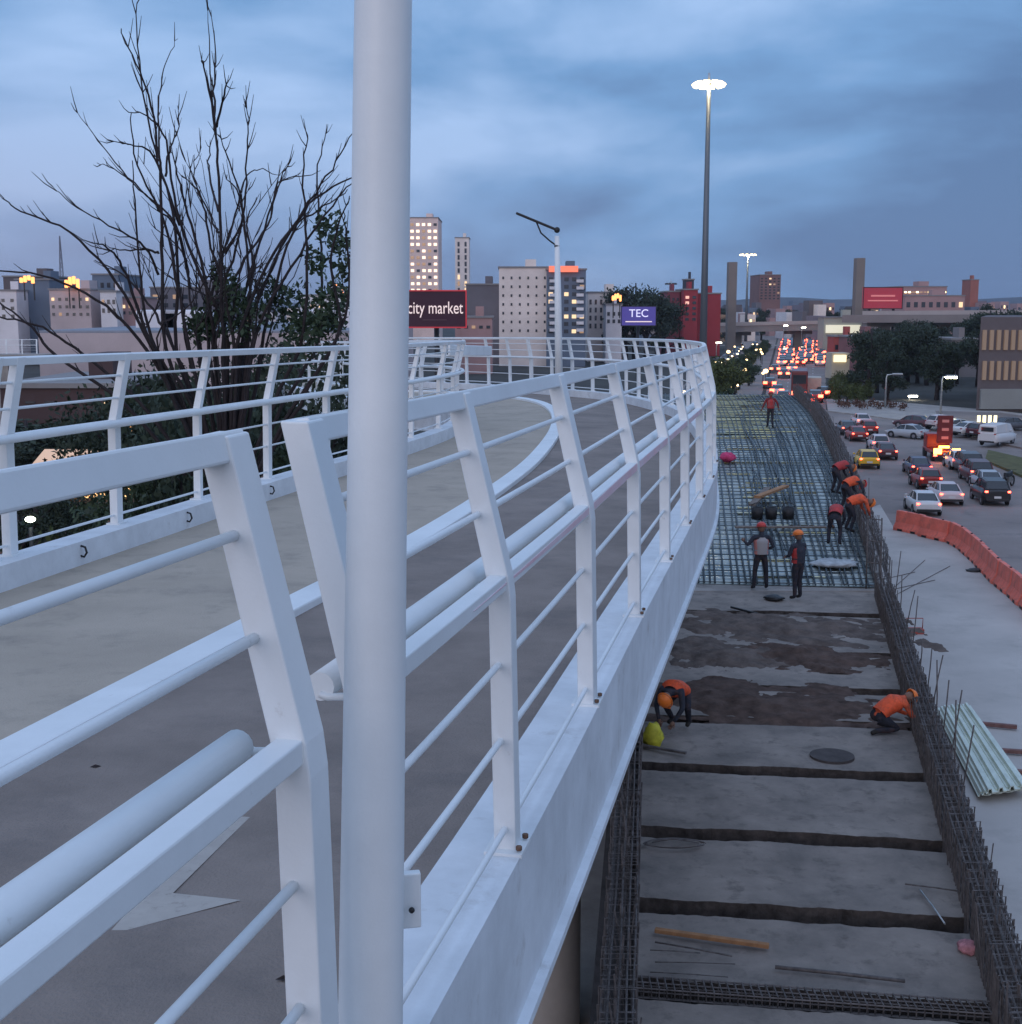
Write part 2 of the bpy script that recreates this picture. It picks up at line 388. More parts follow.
# near section (left of the pole)
railing('bridge_railing', 'nearest white railing section at the lower left, ending just left of the white pole', Os, 1,
        [sy(.55), sy(2.13)], [.085], sy(-1.2), sy(2.165), handrail=(0,.07))
sp = [sy(2.47)]+[sy(y) for y in (3.6,5.1,6.75,8.4,10.0,11.6,13.2,14.8,16.4,18,19.6,21.2)]
s = sp[-1]
send = run[NS*14]
while s < send-1.2: s += 1.05; sp.append(s)
r1, pos1, tn1 = railing('bridge_railing', 'long white outer railing right of the pole, curving round the far end', Os, 1,
        sp, [.085,.07,.11,.07,.08,.08], sp[0]-.02, send, handrail=(.02,0), nfine=.35)
accI, atI = resample(Is,0,0); syI = lambda y: s_of_y(Is, y)
si = [syI(y) for y in (2.2,3.8,5.4,7.0,8.35,8.6,10.05,11.55,13.2,14.9,16.6,18.3,20,21.7,23.4)]
s = si[-1]; e_ = accI[NS*13]
while s < e_-1.4: s += 1.25; si.append(s)
railing('bridge_railing', 'white inner railing left of the tan lane, before the dark trees', Is, -1,
        si, [.09,.09,.09,.06], syI(1.5), e_, nfine=.4)
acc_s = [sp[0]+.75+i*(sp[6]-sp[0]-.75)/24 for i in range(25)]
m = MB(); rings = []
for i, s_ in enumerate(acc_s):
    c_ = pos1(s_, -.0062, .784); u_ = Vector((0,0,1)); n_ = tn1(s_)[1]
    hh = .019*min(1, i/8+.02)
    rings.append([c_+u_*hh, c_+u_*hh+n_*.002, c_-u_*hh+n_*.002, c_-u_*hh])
m.loft(rings); wchild(m, 'painted_glow_streak', mat('pink_glow_tint', (.78,.50,.54), .5, var=.2, scale=3, col2=(.76,.66,.70)), r1)  # thin strip painting a pink glow onto the mid rail's outer face
# lamp pole in the foreground
pb = pos1(sp[0]-.18, -.055, -.5)
pA = UD(370,1060,2.30); pT = UD(384,-60,2.30)
root = empty('lamp_pole', pA, 'tall thick white pole in the foreground bolted to the outside of the railing', 'lamp pole')
dirp = (pT-pA).normalized()
m = MB(); b0 = pA-dirp*.8; m.tube([b0, pA, pA.lerp(pT,.5), pT, pT+dirp*2.6], [.064,.0615,.0535,.0475,.036], 40); wchild(m, 'shaft', WHITE, root)
m = MB(); tp = pT+dirp*2.55; m.tube([tp, tp+Vector((-.5,.0,.35)), tp+Vector((-1.3,0,.55))], .025, 10); wchild(m, 'arm', GALV, root)
m = MB(); m.box(tp+Vector((-1.55,0,.57)), (.6,.2,.08)); wchild(m, 'lamp_head', GALV, root, bevel=.02)
c = UD(401,905,2.36); m = MB(); m.beam(c+Vector((0,0,-.045)), c+Vector((0,0,.065)), .075, .02, up=Vector((-.2,1,0))); m.beam(c+Vector((.0,0,.06)), c+Vector((-.03,-.03,.05)), .02, .02); wchild(m, 'bracket', WHITE, root, bevel=.003)
m = MB(); m.sphere(c+Vector((.022,-.022,-.0)), .006, seg=8); wchild(m, 'bolt', BLACKP, root)
# second lamp post at the far curve
d2 = 33; base = UD(559,392,d2)
root = empty('lamp_post', base, 'slim white lamp post with dark unlit angled arm at the far end of the footbridge', 'lamp post')
m = MB(); m.tube([base, UD(558,300,d2), UD(557,236,d2)], [.10,.085,.06], 12); wchild(m, 'shaft', WHITE, root)
m = MB(); m.beam(UD(516,213,d2), UD(557,230,d2), .10, .06); wchild(m, 'lamp_head', BLACKP, root, bevel=.02)
m = MB(); m.tube([UD(536,221,d2), UD(541,233,d2), UD(550,241,d2), UD(557,246,d2)], .02, 8); wchild(m, 'brace', BLACKP, root)
m = MB(); m.sphere(UD(557,230,d2), .075, seg=8); m.sphere(UD(557,246,d2), .07, seg=8); wchild(m, 'clamp', BLACKP, root)
# white panel on the far deck behind the inner railing
a = UD(448,353,36.0); m = MB(); m.beam(UD(449,350,31.5), UD(491,351,35.5), .06, .26); m.build('barrier_panel', WHITE, label='white rectangular panel fixed low between railings at the far bend', cat='panel', bevel=.02)
# distant railing piece at the far left
P2 = [Vector((-50+i*1.4, 120+.1*i, UD(0,354,120).z)) for i in range(6)]
railing('ramp_railing', 'short piece of white railing far off at the left edge below the pale roof', P2, 1, [0,1.4,2.8,4.2,5.6,6.9], [.12], 0, 6.95)
m = MB(); zz = P2[0].z; m.box((-46.5,121.3,zz-.3), (8.4,2.6,.5)); m.box((-46.5,121.3,zz/2-.25), (1.2,1.2,zz-.5)); m.build('ramp_deck', CONC, label='concrete ramp slab on a pier carrying the short far railing at the left edge', cat='ramp')
# ------------------------------------------------------------ ramp under construction
ZD = 3.7
def Lx(y): return 1.42+.105*(y-13.8)
def Rx(y): return 5.22+.212*(y-13.8)
def gy(py): return U(790, py, ZD).y
ramp = empty('elevated_ramp', (5,20,0), 'unfinished concrete road ramp of wide slabs with gaps beside the footbridge', 'ramp')
cuts = [gy(p) for p in (1120,1000,915,838,772,722,689,653,613,577)]
tr = Vector((1,-.21,0)).normalized()
k = 0
def slab(y0, y1, zt, th, seed):
    n = 70; m = MB(); top0=[];top1=[]
    rn = random.Random(seed)
    rows = 5; grid = []
    for j in range(rows+1):
        row = []
        for i in range(n+1):
            t = i/n; y = y0+(y1-y0)*j/rows; yy = y-(t-.5)*.55
            if j in (0, rows): yy += noise.noise(Vector((t*9, y*3, seed)))*.04+noise.noise(Vector((t*40, y*3, seed)))*.025
            x = Lx(y)+(Rx(y)-Lx(y))*t
            z = zt+noise.noise(Vector((x*.7,y*.7,3)))*.03
            row.append(Vector((x,yy,z)))
        grid.append(row)
    V = [[m.b.verts.new(p) for p in r] for r in grid]
    for j in range(rows):
        for i in range(n): m.b.faces.new((V[j][i],V[j][i+1],V[j+1][i+1],V[j+1][i]))
    lo = [[m.b.verts.new(p+Vector((0,0,-th))) for p in (grid[0] if q == 0 else grid[-1])] for q in (0,1)]
    for i in range(n):
        m.b.faces.new((V[0][i],V[0][i+1],lo[0][i+1],lo[0][i])).material_index = 1; m.b.faces.new((V[-1][i],V[-1][i+1],lo[1][i+1],lo[1][i])).material_index = 1
    m.b.faces.new([V[j][0] for j in range(rows+1)]+[lo[1][0],lo[0][0]]); m.b.faces.new([V[j][n] for j in range(rows+1)]+[lo[1][n],lo[0][n]])
    return m
for i in range(len(cuts)-1):
    g = .23 if i > 0 else .27
    y0, y1 = cuts[i]+g*.9, cuts[i+1]-g*.9
    if i == len(cuts)-2: y1 = cuts[i+1]
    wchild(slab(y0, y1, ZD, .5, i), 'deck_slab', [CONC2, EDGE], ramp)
wchild(MB().loft([[(Lx(y)-.02,y+.27,z),(Rx(y)+.02,y-.27,z)][::1]+[(Rx(y)+.02,y-.27,z-.3),(Lx(y)-.02,y+.27,z-.3)] for y, z in ((7,ZD-.2),(cuts[-1]+1,ZD-.2))]), 'deck_bed', mat('shaded_soil_bed', (.02,.016,.014), .95, var=.5, scale=5, bump=1, bscale=9), ramp)  # soil bed, near black to paint in the shade of the gaps
# side walls down to the ground
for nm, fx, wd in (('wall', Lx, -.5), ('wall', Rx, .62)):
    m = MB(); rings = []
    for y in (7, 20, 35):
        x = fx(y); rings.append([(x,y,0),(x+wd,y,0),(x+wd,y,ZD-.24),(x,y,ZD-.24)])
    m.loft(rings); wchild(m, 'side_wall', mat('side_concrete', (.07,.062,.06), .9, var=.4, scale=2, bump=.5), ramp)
# upper part of the ramp, where the steel is laid
prof = [(33.3,3.70),(38,3.95),(47,4.45),(55,4.85),(63,5.1),(72,5.2),(80,5.2),(88,5.15)]
def RX2(y):
    T = [(33,9.35),(36,9.95),(47.5,12.1),(63,14.8),(72,16.3),(80,17.5),(88,18.6)]
    for (a,b),(c,d) in zip(T, T[1:]):
        if y <= c: return b+(d-b)*(y-a)/(c-a)
    return T[-1][1]
def LX2(y): return 3.4+(y-33)*.105
def ZP(y):
    for (a,b),(c,d) in zip(prof, prof[1:]):
        if y <= c: return b+(d-b)*(y-a)/(c-a)
    return prof[-1][1]
ys = [33.5+i*.9 for i in range(61)]
m = MB(); m.loft([[(LX2(y)-.3,y,ZP(y)),(RX2(y)+.3,y,ZP(y)),(RX2(y)+.3,y,0.02),(LX2(y)-.3,y,0.02)] for y in ys]); wchild(m, 'upper_ramp', CONC, ramp)
# shiny corrugated decking, ribs across
DECKM = mat('decking_metal', (.5,.54,.5), .28, .8, scale=.9, col2=(.14,.19,.21), stretch=(.5,2,1))
m = MB(); y = 34.0; rows = []
while y < 87.5:
    for dy, dz in ((0,.02),(.10,.02),(.14,.085),(.26,.085)):
        rows.append((y+dy, dz))
    y += .30
V = [[m.b.verts.new((LX2(yy)+(RX2(yy)-LX2(yy))*t, yy-(t-.5)*.6, ZP(yy)+dz)) for t in (0,.5,1)] for yy, dz in rows]
for a, b in zip(V, V[1:]):
    for k in range(2): m.b.faces.new((a[k],a[k+1],b[k+1],b[k]))
wchild(m, 'metal_decking', DECKM, ramp, fix=False)
mat_root = empty('rebar_mat', (9,45,4), 'grid of dark reinforcing bars laid over the shiny decking of the upper ramp', 'rebar mat')
m = MB()
nb = 34
for i in range(nb+1):
    t = i/nb; pts = []
    for j in range(14):
        y = 33.6+(87.5-33.6)*j/13; x = LX2(y)+(RX2(y)-LX2(y))*t+noise.noise(Vector((i*3.3,y*.1,0)))*.12
        pts.append((x, y-(t-.5)*.6, ZP(y)+.16+noise.noise(Vector((i,y*.4,5)))*.02))
    m.tube(pts, .024, 5)
wchild(m, 'longitudinal_bars', REBAR_MAT, mat_root)
m = MB(); y = 33.8
while y < 87:
    dz = noise.noise(Vector((y,0,1)))*.03; sk = noise.noise(Vector((y*2,4,1)))*.10
    m.tube([(LX2(y), y+.3+sk, ZP(y)+.13+dz), (RX2(y), y-.3-sk, ZP(y)+.13+dz)], .014, 4); y += .62
wchild(m, 'transverse_bars', REBAR_MAT, mat_root)
m = MB()
for i in range(26):           # extra long bars bunched near the right edge
    t = .55+.42*rnd.random(); pts = []
    y0 = rnd.uniform(34,60); y1 = y0+rnd.uniform(10,22)
    for j in range(7):
        y = y0+(y1-y0)*j/6; pts.append((LX2(y)+(RX2(y)-LX2(y))*(t+.02*math.sin(j+i)), y, ZP(y)+.2+.02*rnd.random()))
    m.tube(pts, .021, 5)
wchild(m, 'loose_bars', REBAR_MAT, mat_root)
# added strips painting lamp sheen on the decking, more towards left and far end
rf = random.Random(5)
for i in range(95):
    y = 34.6+.9*math.floor(58*rf.random()**.7); t = rf.random()**2.0*.7; wd = rf.uniform(.8,2.6)
    x = LX2(y)+3.0+(RX2(y)-LX2(y)-3.2-wd)*t
    if y < 60 and rf.random() < .35: continue
    m = MB(); tt = (x+wd/2-LX2(y))/(RX2(y)-LX2(y)); m.beam((x,y-(tt-.5)*.6+.03,ZP(y)+.10), (x+wd,y-(tt-.5)*.6-.03,ZP(y)+.10), rf.uniform(.12,.3), .02)
    wchild(m, 'sheen_strip', mat('sheen_pale', (.72,.66,.36), .35, var=.25, scale=1.5), ramp)
for i in range(30):
    y = 60.4+.9*i; wd = rf.uniform(2.2,5.5)*(.6+.4*i/30); x = LX2(y)+2.6+rf.uniform(0,1.6)
    m = MB(); tt = (x+wd/2-LX2(y))/(RX2(y)-LX2(y)); m.beam((x,y-(tt-.5)*.6+.03,ZP(y)+.112), (x+wd,y-(tt-.5)*.6-.05,ZP(y)+.112), rf.uniform(.3,.6), .02)
    wchild(m, 'sheen_strip', mat('sheen_yellow', (.86,.80,.40), .3, var=.2, scale=1.5), ramp)  # wider added strips, lamp sheen put into their yellow
# rebar cages on both edges
def cage(label, fx, side, y0, y1, zf, step=.13, h=.95, wd=.34, zoff=-.25):
    root = empty('rebar_cage', (fx(y0), y0, zf(y0)), label, 'rebar cage'); rn = random.Random(int(y0*7+side))
    m = MB(); y = y0
    while y < y1:
        x = fx(y); z = zf(y)+zoff; hh = h+rn.uniform(-.05,.06); dx = rn.uniform(-.03,.03); lean = rn.uniform(-.05,.05)
        xi, xo = x+side*.02, x+side*wd
        m.tube([(xi,y,z),(xi+dx,y+lean,z+hh),(xo+dx,y+lean,z+hh),(xo,y,z)], .010, 4)
        if rn.random() < .6: m.tube([((xi+xo)/2+dx*4,y,z),((xi+xo)/2-dx*3,y+lean*2,z+hh*rn.uniform(.8,1.25))], .010, 4)
        y += step*rn.uniform(.8,1.2)
    wchild(m, 'stirrups', REBAR, root)
    m = MB(); n = max(4, int((y1-y0)/2))
    for lat, hh in [(l_, h_) for l_ in (.03,wd-.02) for h_ in (.1,.25,.4,.55,.7,h-.02)]+[(wd/2,h),(wd/2,.3),(wd*.25,h),(wd*.75,h)]:
        m.tube([(fx(y0+(y1-y0)*i/n)+side*(lat)+rn.uniform(-.015,.015), y0+(y1-y0)*i/n, zf(y0+(y1-y0)*i/n)+zoff+hh+rn.uniform(-.02,.02)) for i in range(n+1)], .011, 4)
    for i in range(int((y1-y0)*1.6)):
        y = rn.uniform(y0, y1); x = fx(y)+side*rn.uniform(0, wd); z = zf(y)+zoff; t = rn.uniform(.8,1.25)*h*1.15
        m.tube([(x,y,z),(x+rn.uniform(-.12,.12),y+rn.uniform(-.25,.25),z+t)], .008, 4)
    wchild(m, 'long_bars', REBAR, root)
    return root
cage('tied rebar cage along the left edge of the concrete slabs, next to the footbridge', lambda y: Lx(y), -1, 8.5, 33, lambda y: ZD, step=.07, wd=.36, h=.85)
cage('tied rebar cage along the right edge of the concrete slabs', lambda y: Rx(y), 1, 8.5, 33, lambda y: ZD, step=.07, wd=.34, h=.85)
cage('dark rebar cage along the right edge of the upper ramp behind the leaning workers', lambda y: RX2(y), 1, 34, 86, ZP, step=.16, h=.8, wd=.4, zoff=0)
# cross beam cage near the bottom of the view
root = empty('cross_beam_cage', (3, gy(1000), ZD), 'rebar cage lying across the ramp in the nearest gap between slabs', 'rebar cage'); m = MB(); yc = gy(1000)
for i in range(46):
    t = i/45; x = Lx(yc)+(Rx(yc)-Lx(yc))*t; y = yc-(t-.5)*.55
    m.tube([(x,y-.13,ZD-.26),(x,y-.13,ZD+.07),(x,y+.13,ZD+.07),(x,y+.13,ZD-.26)], .008, 4)
wchild(m, 'stirrups', REBAR, root); m = MB()
for dy in (-.13,0,.13):
    for z in (.06,-.05,-.18):
        m.tube([(Lx(yc),yc+.275+dy,ZD+z),(Rx(yc),yc-.275+dy,ZD+z)], .011, 4)
wchild(m, 'long_bars', REBAR, root)
# starter bars standing up along the right edge
for (px, py0, py1, dx) in [(883,604,556,-4),(888,606,560,4),(893,600,551,8),(899,620,575,3),(905,622,590,10),(912,640,596,6),(920,662,640,2),(926,690,648,6),(931,700,655,12),(935,735,660,2),(940,745,680,9),(948,760,690,14),(952,790,700,4),(958,800,725,16),(846,500,455,1),(857,520,470,0),(867,545,478,2),(876,560,515,3)]:
    z = ZD+.1; b0 = U(px, py0, z); t0 = UD(px+dx, py1, b0.y)
    m = MB(); m.tube([b0-Vector((0,0,.4)), b0.lerp(t0,.5)+Vector((.02,0,0)), t0], .012, 5)
    m.build('starter_bar', REBAR, label='thin vertical steel bar sticking up from the right edge of the ramp', cat='steel bar', group='starter bars along the right edge of the ramp', loc=b0)
# a small stair-like steel frame by the leaning workers
root = empty('steel_frame', U(872,575,4.2), 'short stair-like steel frame standing at the right edge of the ramp just below the bent workers', 'steel_frame')
m = MB(); q = U(868,582,3.9).y
for (a, b, c_) in ((866,590,516),(880,600,518)): m.tube([UD(a,b,q), UD(a+2,c_,q)], .02, 5)
for yy in (518,540,562,585): m.tube([UD(867,yy,q), UD(881,yy+2,q)], .016, 5)
wchild(m, 'rails_and_rungs', REBAR, root)
# soil heaps, patches
def heap(name, pxc, pyc, rx, ry, h, label, m_=SOIL, seed=1):
    c = U(pxc, pyc, ZD); m = MB(); nx, ny = 90, 44; G = []
    for j in range(ny+1):
        row = []
        for i in range(nx+1):
            u = -1.3+2.6*i/nx; v = -1.3+2.6*j/ny; q = math.hypot(u, v)
            fb = sum(noise.noise(Vector((u*rx*f+seed*7, v*ry*f, seed)))*a for f, a in ((1.1,.6),(2.6,.38),(6,.22),(14,.14)))
            z = h*(1.0-q*1.05+fb*1.25); z = max(-.06, min(z, h*1.3))
            row.append(m.b.verts.new((c.x+u*rx, c.y+v*ry-.2*u*rx, ZD+z+.012)))
        G.append(row)
    for j in range(ny):
        for i in range(nx):
            q4 = (G[j][i],G[j][i+1],G[j+1][i+1],G[j+1][i])
            if max(v.co.z for v in q4) > ZD-.03: f = m.b.faces.new(q4); f.smooth = True
    for v in [v for v in m.b.verts if not v.link_faces]: m.b.verts.remove(v)
    m.build(name, m_, label=label, cat='soil', loc=(c.x,c.y,ZD), fix=False)
SOIL2 = mat('soil_grey', (.125,.10,.088), .97, var=.4, scale=2.5, bump=1, bscale=14, detail=9, spec=.08)
heap('soil_heap', 785, 628, 2.4, 1.3, .13, 'widest low heap of grey brown soil on the farthest slabs below the standing workers', SOIL2, 2)
heap('soil_heap', 800, 657, 1.5, .9, .12, 'small dark reddish soil heap in the gap in the middle of the slabs', SOIL, 5)
heap('soil_heap', 755, 702, 2.2, 1.2, .10, 'brown soil spread over the slab beside the worker bending at the left', SOIL, 8)
heap('soil_heap', 722, 655, 1.3, 1.2, .12, 'grey earth patch on the left of the slabs under the footbridge edge', SOIL2, 11)
c = U(832, 757, ZD); m = MB(); n = 26
m.loft([[(c.x+.36*math.cos(2*math.pi*k/n), c.y+.34*math.sin(2*math.pi*k/n), ZD+z) for k in range(n)] for z in (-.03,.035)])
m.build('hatch_cover', mat('hatch', (.07,.06,.058), .9, var=.3, scale=4, bump=.5), label='round dark cover set in the slab left of the crouching worker', cat='hatch cover')
# loose things on the slabs
def rod(name, a, b, r, mt, label, cat, z=ZD+.05, n=6, group=None):
    A = U(*a, z); B = U(*b, z); m = MB(); m.tube([A, A.lerp(B,.5)+Vector((.01,.01,0)), B], r, n); m.build(name, mt, label=label, cat=cat, group=group, loc=A)
def plank(name, a, b, wd, th, mt, label, cat, z=ZD+.06):
    A = U(*a, z); B = U(*b, z); m = MB(); m.beam(A, B, wd, th); m.build(name, mt, label=label, cat=cat, loc=A, bevel=.006)
plank('timber_batten', (655,930), (769,946), .07, .05, WOOD, 'orange brown timber batten lying on the second slab from the bottom', 'timber')
rod('steel_bar', (775,967), (905,981), .022, REBAR, 'thick black steel bar lying right of the orange batten', 'steel bar')
rod('steel_bar', (655,942), (732,956), .010, REBAR, 'thin dark bar just below the orange batten', 'steel bar')
rod('steel_bar', (905,884), (958,891), .010, REBAR, 'thin bar at the right end of the third slab from the bottom', 'steel bar')
rod('steel_bar', (920,890), (945,924), .012, GALV, 'pale thin rod crossing the gap near the right rebar cage', 'steel bar')
for k, (a, b) in enumerate([((650,950),(700,953)),((655,962),(735,964)),((650,972),(728,977)),((652,978),(700,984))]):
    rod('tie_wire', a, b, .006, REBAR, 'fine steel wire lying at the left of the bottom slab', 'wire', group='fine wires on the bottom slab')
m = MB()
c = U(674,843,ZD+.03)
for q in range(3): m.tube([c+Vector((.38*math.cos(t*.35)*(1+.06*q), .17*math.sin(t*.35)*(1-.1*q)-.03*q, .01*q)) for t in range(18)], .008, 5)
m.tube([c+Vector((-.3,.02,0)), c+Vector((0,.07,.03)), c+Vector((.35,.0,0))], .008, 5)
m.build('wire_coil', REBAR, label='loose coil of dark wire near the left cage on the fourth slab', cat='wire coil')
def lump(name, px, py, r, mt, label, cat, z=ZD, sz=.6, sx=1, seed=1):
    c = U(px, py, z); m = MB(); m.sphere((0,0,0), 1, seg=14)
    for v in m.b.verts: v.co *= r*(1+.35*noise.noise(v.co*1.9+Vector((seed,0,0))))
    for v in m.b.verts: v.co.z *= sz; v.co.x *= sx
    bmesh.ops.translate(m.b, vec=c+Vector((0,0,r*sz*.8)), verts=m.b.verts)
    return m.build(name, mt, label=label, cat=cat, loc=c)
lump('cloth_bundle', 967, 952, .12, mat('pink_cloth', (.5,.22,.24), .9, var=.4, scale=12), 'small crumpled pale pink cloth by the right rebar cage near the bottom', 'cloth', seed=3)
lump('cloth_bundle', 728, 461, .32, mat('magenta_cloth', (.5,.05,.14), .9, var=.3, scale=6), 'bright pink cloth bundle on the rebar mat beside the footbridge', 'cloth', z=4.9, seed=5)
lump('rope_pile', 774, 600, .24, BLACKP, 'black round bundle on the slab between the two standing workers', 'bundle', sz=.3, seed=8)
lump('grey_rag', 835, 566, .5, mat('pale_sheet', (.35,.37,.38), .6, var=.4, scale=4), 'pale plastic sheet lying at the near right corner of the rebar mat', 'sheet', z=ZD+.25, sz=.2, sx=1.3, seed=9)
lump('yellow_bag', 653, 746, .17, mat('yellow_plastic', (.55,.5,.04), .6, var=.3, scale=6), 'yellow bag on the slab edge below the bending worker', 'bag', sz=1.3, seed=12)
plank('tool_handle', (640,745), (686,753), .06, .04, REBAR, 'dark tool handle lying in front of the yellow bag', 'board')  # handle of a tool, lying by the yellow bag
plank('pry_bar', (731,607), (758,614), .05, .05, BLACKP, 'black tool lying at the back of the far slab', 'tool')
plank('timber_board', (735,527), (826,527), .22, .05, WOODG, 'grey board across the rebar mat behind the two standing workers', 'board', z=4.45)
plank('timber_board', (752,505), (768,488), .22, .08, WOODG, 'short grey plank stacked on the rebar mat beyond the workers', 'board', z=4.8)
plank('timber_board', (757,497), (786,486), .22, .08, WOOD, 'brown plank leaning across the short grey plank on the rebar mat', 'board', z=4.88)
for k, px in enumerate((757,771,788)):
    c = U(px, 520, 4.5); m = MB(); n = 14
    m.loft([[(c.x+r*math.cos(2*math.pi*i/n), c.y+r*math.sin(2*math.pi*i/n), 4.5+z) for i in range(n)] for z, r in ((.03,.17),(.4,.2),(.4,.17),(.1,.15))], smooth=True)
    m.tube([(c.x+.19*math.cos(t), c.y, 4.9+.14*math.sin(t)) for t in [i*math.pi/8 for i in range(9)]], .012, 4)
    m.build('bucket', BLACKP, label='black bucket with wire handle standing on the rebar mat behind the grey board', cat='bucket', group='buckets on the rebar mat', loc=(c.x,c.y,4.5))
# things on the ground at the right
root = empty('sheet_stack', U(975,760), 'stack of pale corrugated metal sheets on the ground at the right edge', 'metal sheets')
A, B, C_, D_ = U(936,711,.15), U(964,708,.15), U(1022,790,.15), U(978,796,.15)
for layer in range(3):
    m = MB(); nn = 40; ra, rb = [], []
    sh = Vector((.05*layer, -.1*layer, 0))
    for i in range(nn+1):
        t = i/nn; ph = (i%10); dz = (.0,.0,.09,.09,.09,.09,.0,.0,.0,.0)[ph]
        ra.append(m.b.verts.new(A.lerp(B,t)+sh+Vector((0,0,dz+layer*.07)))); rb.append(m.b.verts.new(D_.lerp(C_,t)+sh+Vector((0,0,dz+layer*.07))))
    for i in range(nn): m.b.faces.new((ra[i],ra[i+1],rb[i+1],rb[i]))
    o = wchild(m, 'corrugated_sheet', mat('pale_sheet_metal', (.62,.66,.56), .35, .35, var=.15, scale=2), root)
    md = o.modifiers.new('solid', 'SOLIDIFY'); md.thickness = .02
for k, (a, b, lab) in enumerate([((974,723),(1017,727),'upper grey timber bearer lying right of the metal sheets'), ((994,750),(1040,753),'middle timber bearer poking out right of the metal sheets'), ((1008,771),(1050,774),'lowest timber bearer poking out right of the metal sheets')]):
    plank('timber_bearer', a, b, .12, .1, mat('red_timber', (.17,.09,.08), .8, var=.3, scale=5), lab, 'timber', z=.12)
c = U(914,634); root = empty('tool_crate', c, 'small red open metal crate on the concrete beside the ramp', 'crate')
m = MB(); m.box((0,0,.1), (.6,.35,.2)); m.build('tray', mat('red_box', (.35,.07,.05), .6), root, bevel=.02)
m = MB(); m.tube([(-.28,0,.2),(-.28,0,.55),(.28,0,.55),(.28,0,.2)], .018, 6); m.build('handle', mat('red_box', (.35,.07,.05)), root)
lump('stone', 975, 572, .25, BLACKP, 'dark flat lump on the concrete just inside the orange barriers', 'lump', z=0, sz=.35, sx=1.4, seed=4)
lump('stone', 911, 655, .1, BLACKP, 'tiny dark stone on the concrete right of the ramp edge', 'stone', z=0, sz=.6, seed=6)
for k,(a,b) in enumerate([((882,598),(925,560)),((886,600),(950,566)),((880,580),(915,572)),((890,590),(935,580))]):
    rod('ground_bar', a, b, .015, REBAR, 'thin steel bar lying loose on the concrete beside the ramp', 'steel bar', z=.05, n=4, group='loose bars on the concrete')
# ------------------------------------------------------------ orange barriers
def barrier_mb(Lb):
    m = MB(); prof = [(-.30,0),(-.30,.14),(-.13,.42),(-.09,.98),(.09,.98),(.13,.42),(.30,.14),(.30,0)]
    xs = [-Lb/2, -Lb/2+.04]
    rings = []
    for x, q in ((-Lb/2,.86),(-Lb/2+.05,1),(-Lb/6-.03,1),(-Lb/6,.93),(-Lb/6+.06,.93),(-Lb/6+.09,1),(Lb/6-.09,1),(Lb/6-.06,.93),(Lb/6,.93),(Lb/6+.03,1),(Lb/2-.05,1),(Lb/2,.86)):
        rings.append([(x, p[0]*q, p[1] if p[1] < .5 else p[1]*(q*.3+.7)) for p in prof])
    m.loft(rings); return m
BP = [U(*p) for p in [(895,530),(912,533),(930,538),(955,545),(975,560),(994,580),(1022,604),(1060,640)]]
BP = catmull(BP, 8); accb, atb = resample(BP,0,0)
nB = int(accb[-1]/1.95); proto = None
ords = ['first','second','third','fourth','fifth','sixth','seventh','eighth','ninth','tenth','eleventh','twelfth','thirteenth','fourteenth','fifteenth','sixteenth','seventeenth','eighteenth']
for i in range(nB):
    p, t = atb(i*1.95+.95)
    if proto is None:
        root = empty('plastic_barrier', (0,0,0), 'x', 'barrier', 'orange plastic barriers')
        barrier_mb(1.88).build('body', ORANGE, root, bevel=.02)
        m = MB(); m.box((-.45,0,.06),(.3,.62,.1)); m.box((.45,0,.06),(.3,.62,.1)); m.build('foot', BLACKP, root)
        m = MB(); m.tube([(.5,0,.98),(.5,0,1.02)], .05, 10); m.build('filler_cap', BLACKP, root)
        proto = root; bpy.context.view_layer.update()
    else: root = copy_tree(proto)
    root.location = (p.x,p.y,.03); root.rotation_euler.z = math.atan2(t.y,t.x)+rnd.uniform(-.04,.04)
    root['label'] = 'orange plastic road barrier, %s of the curved row counting from its far left end' % ords[i] if i < len(ords) else 'orange barrier in the curved row'
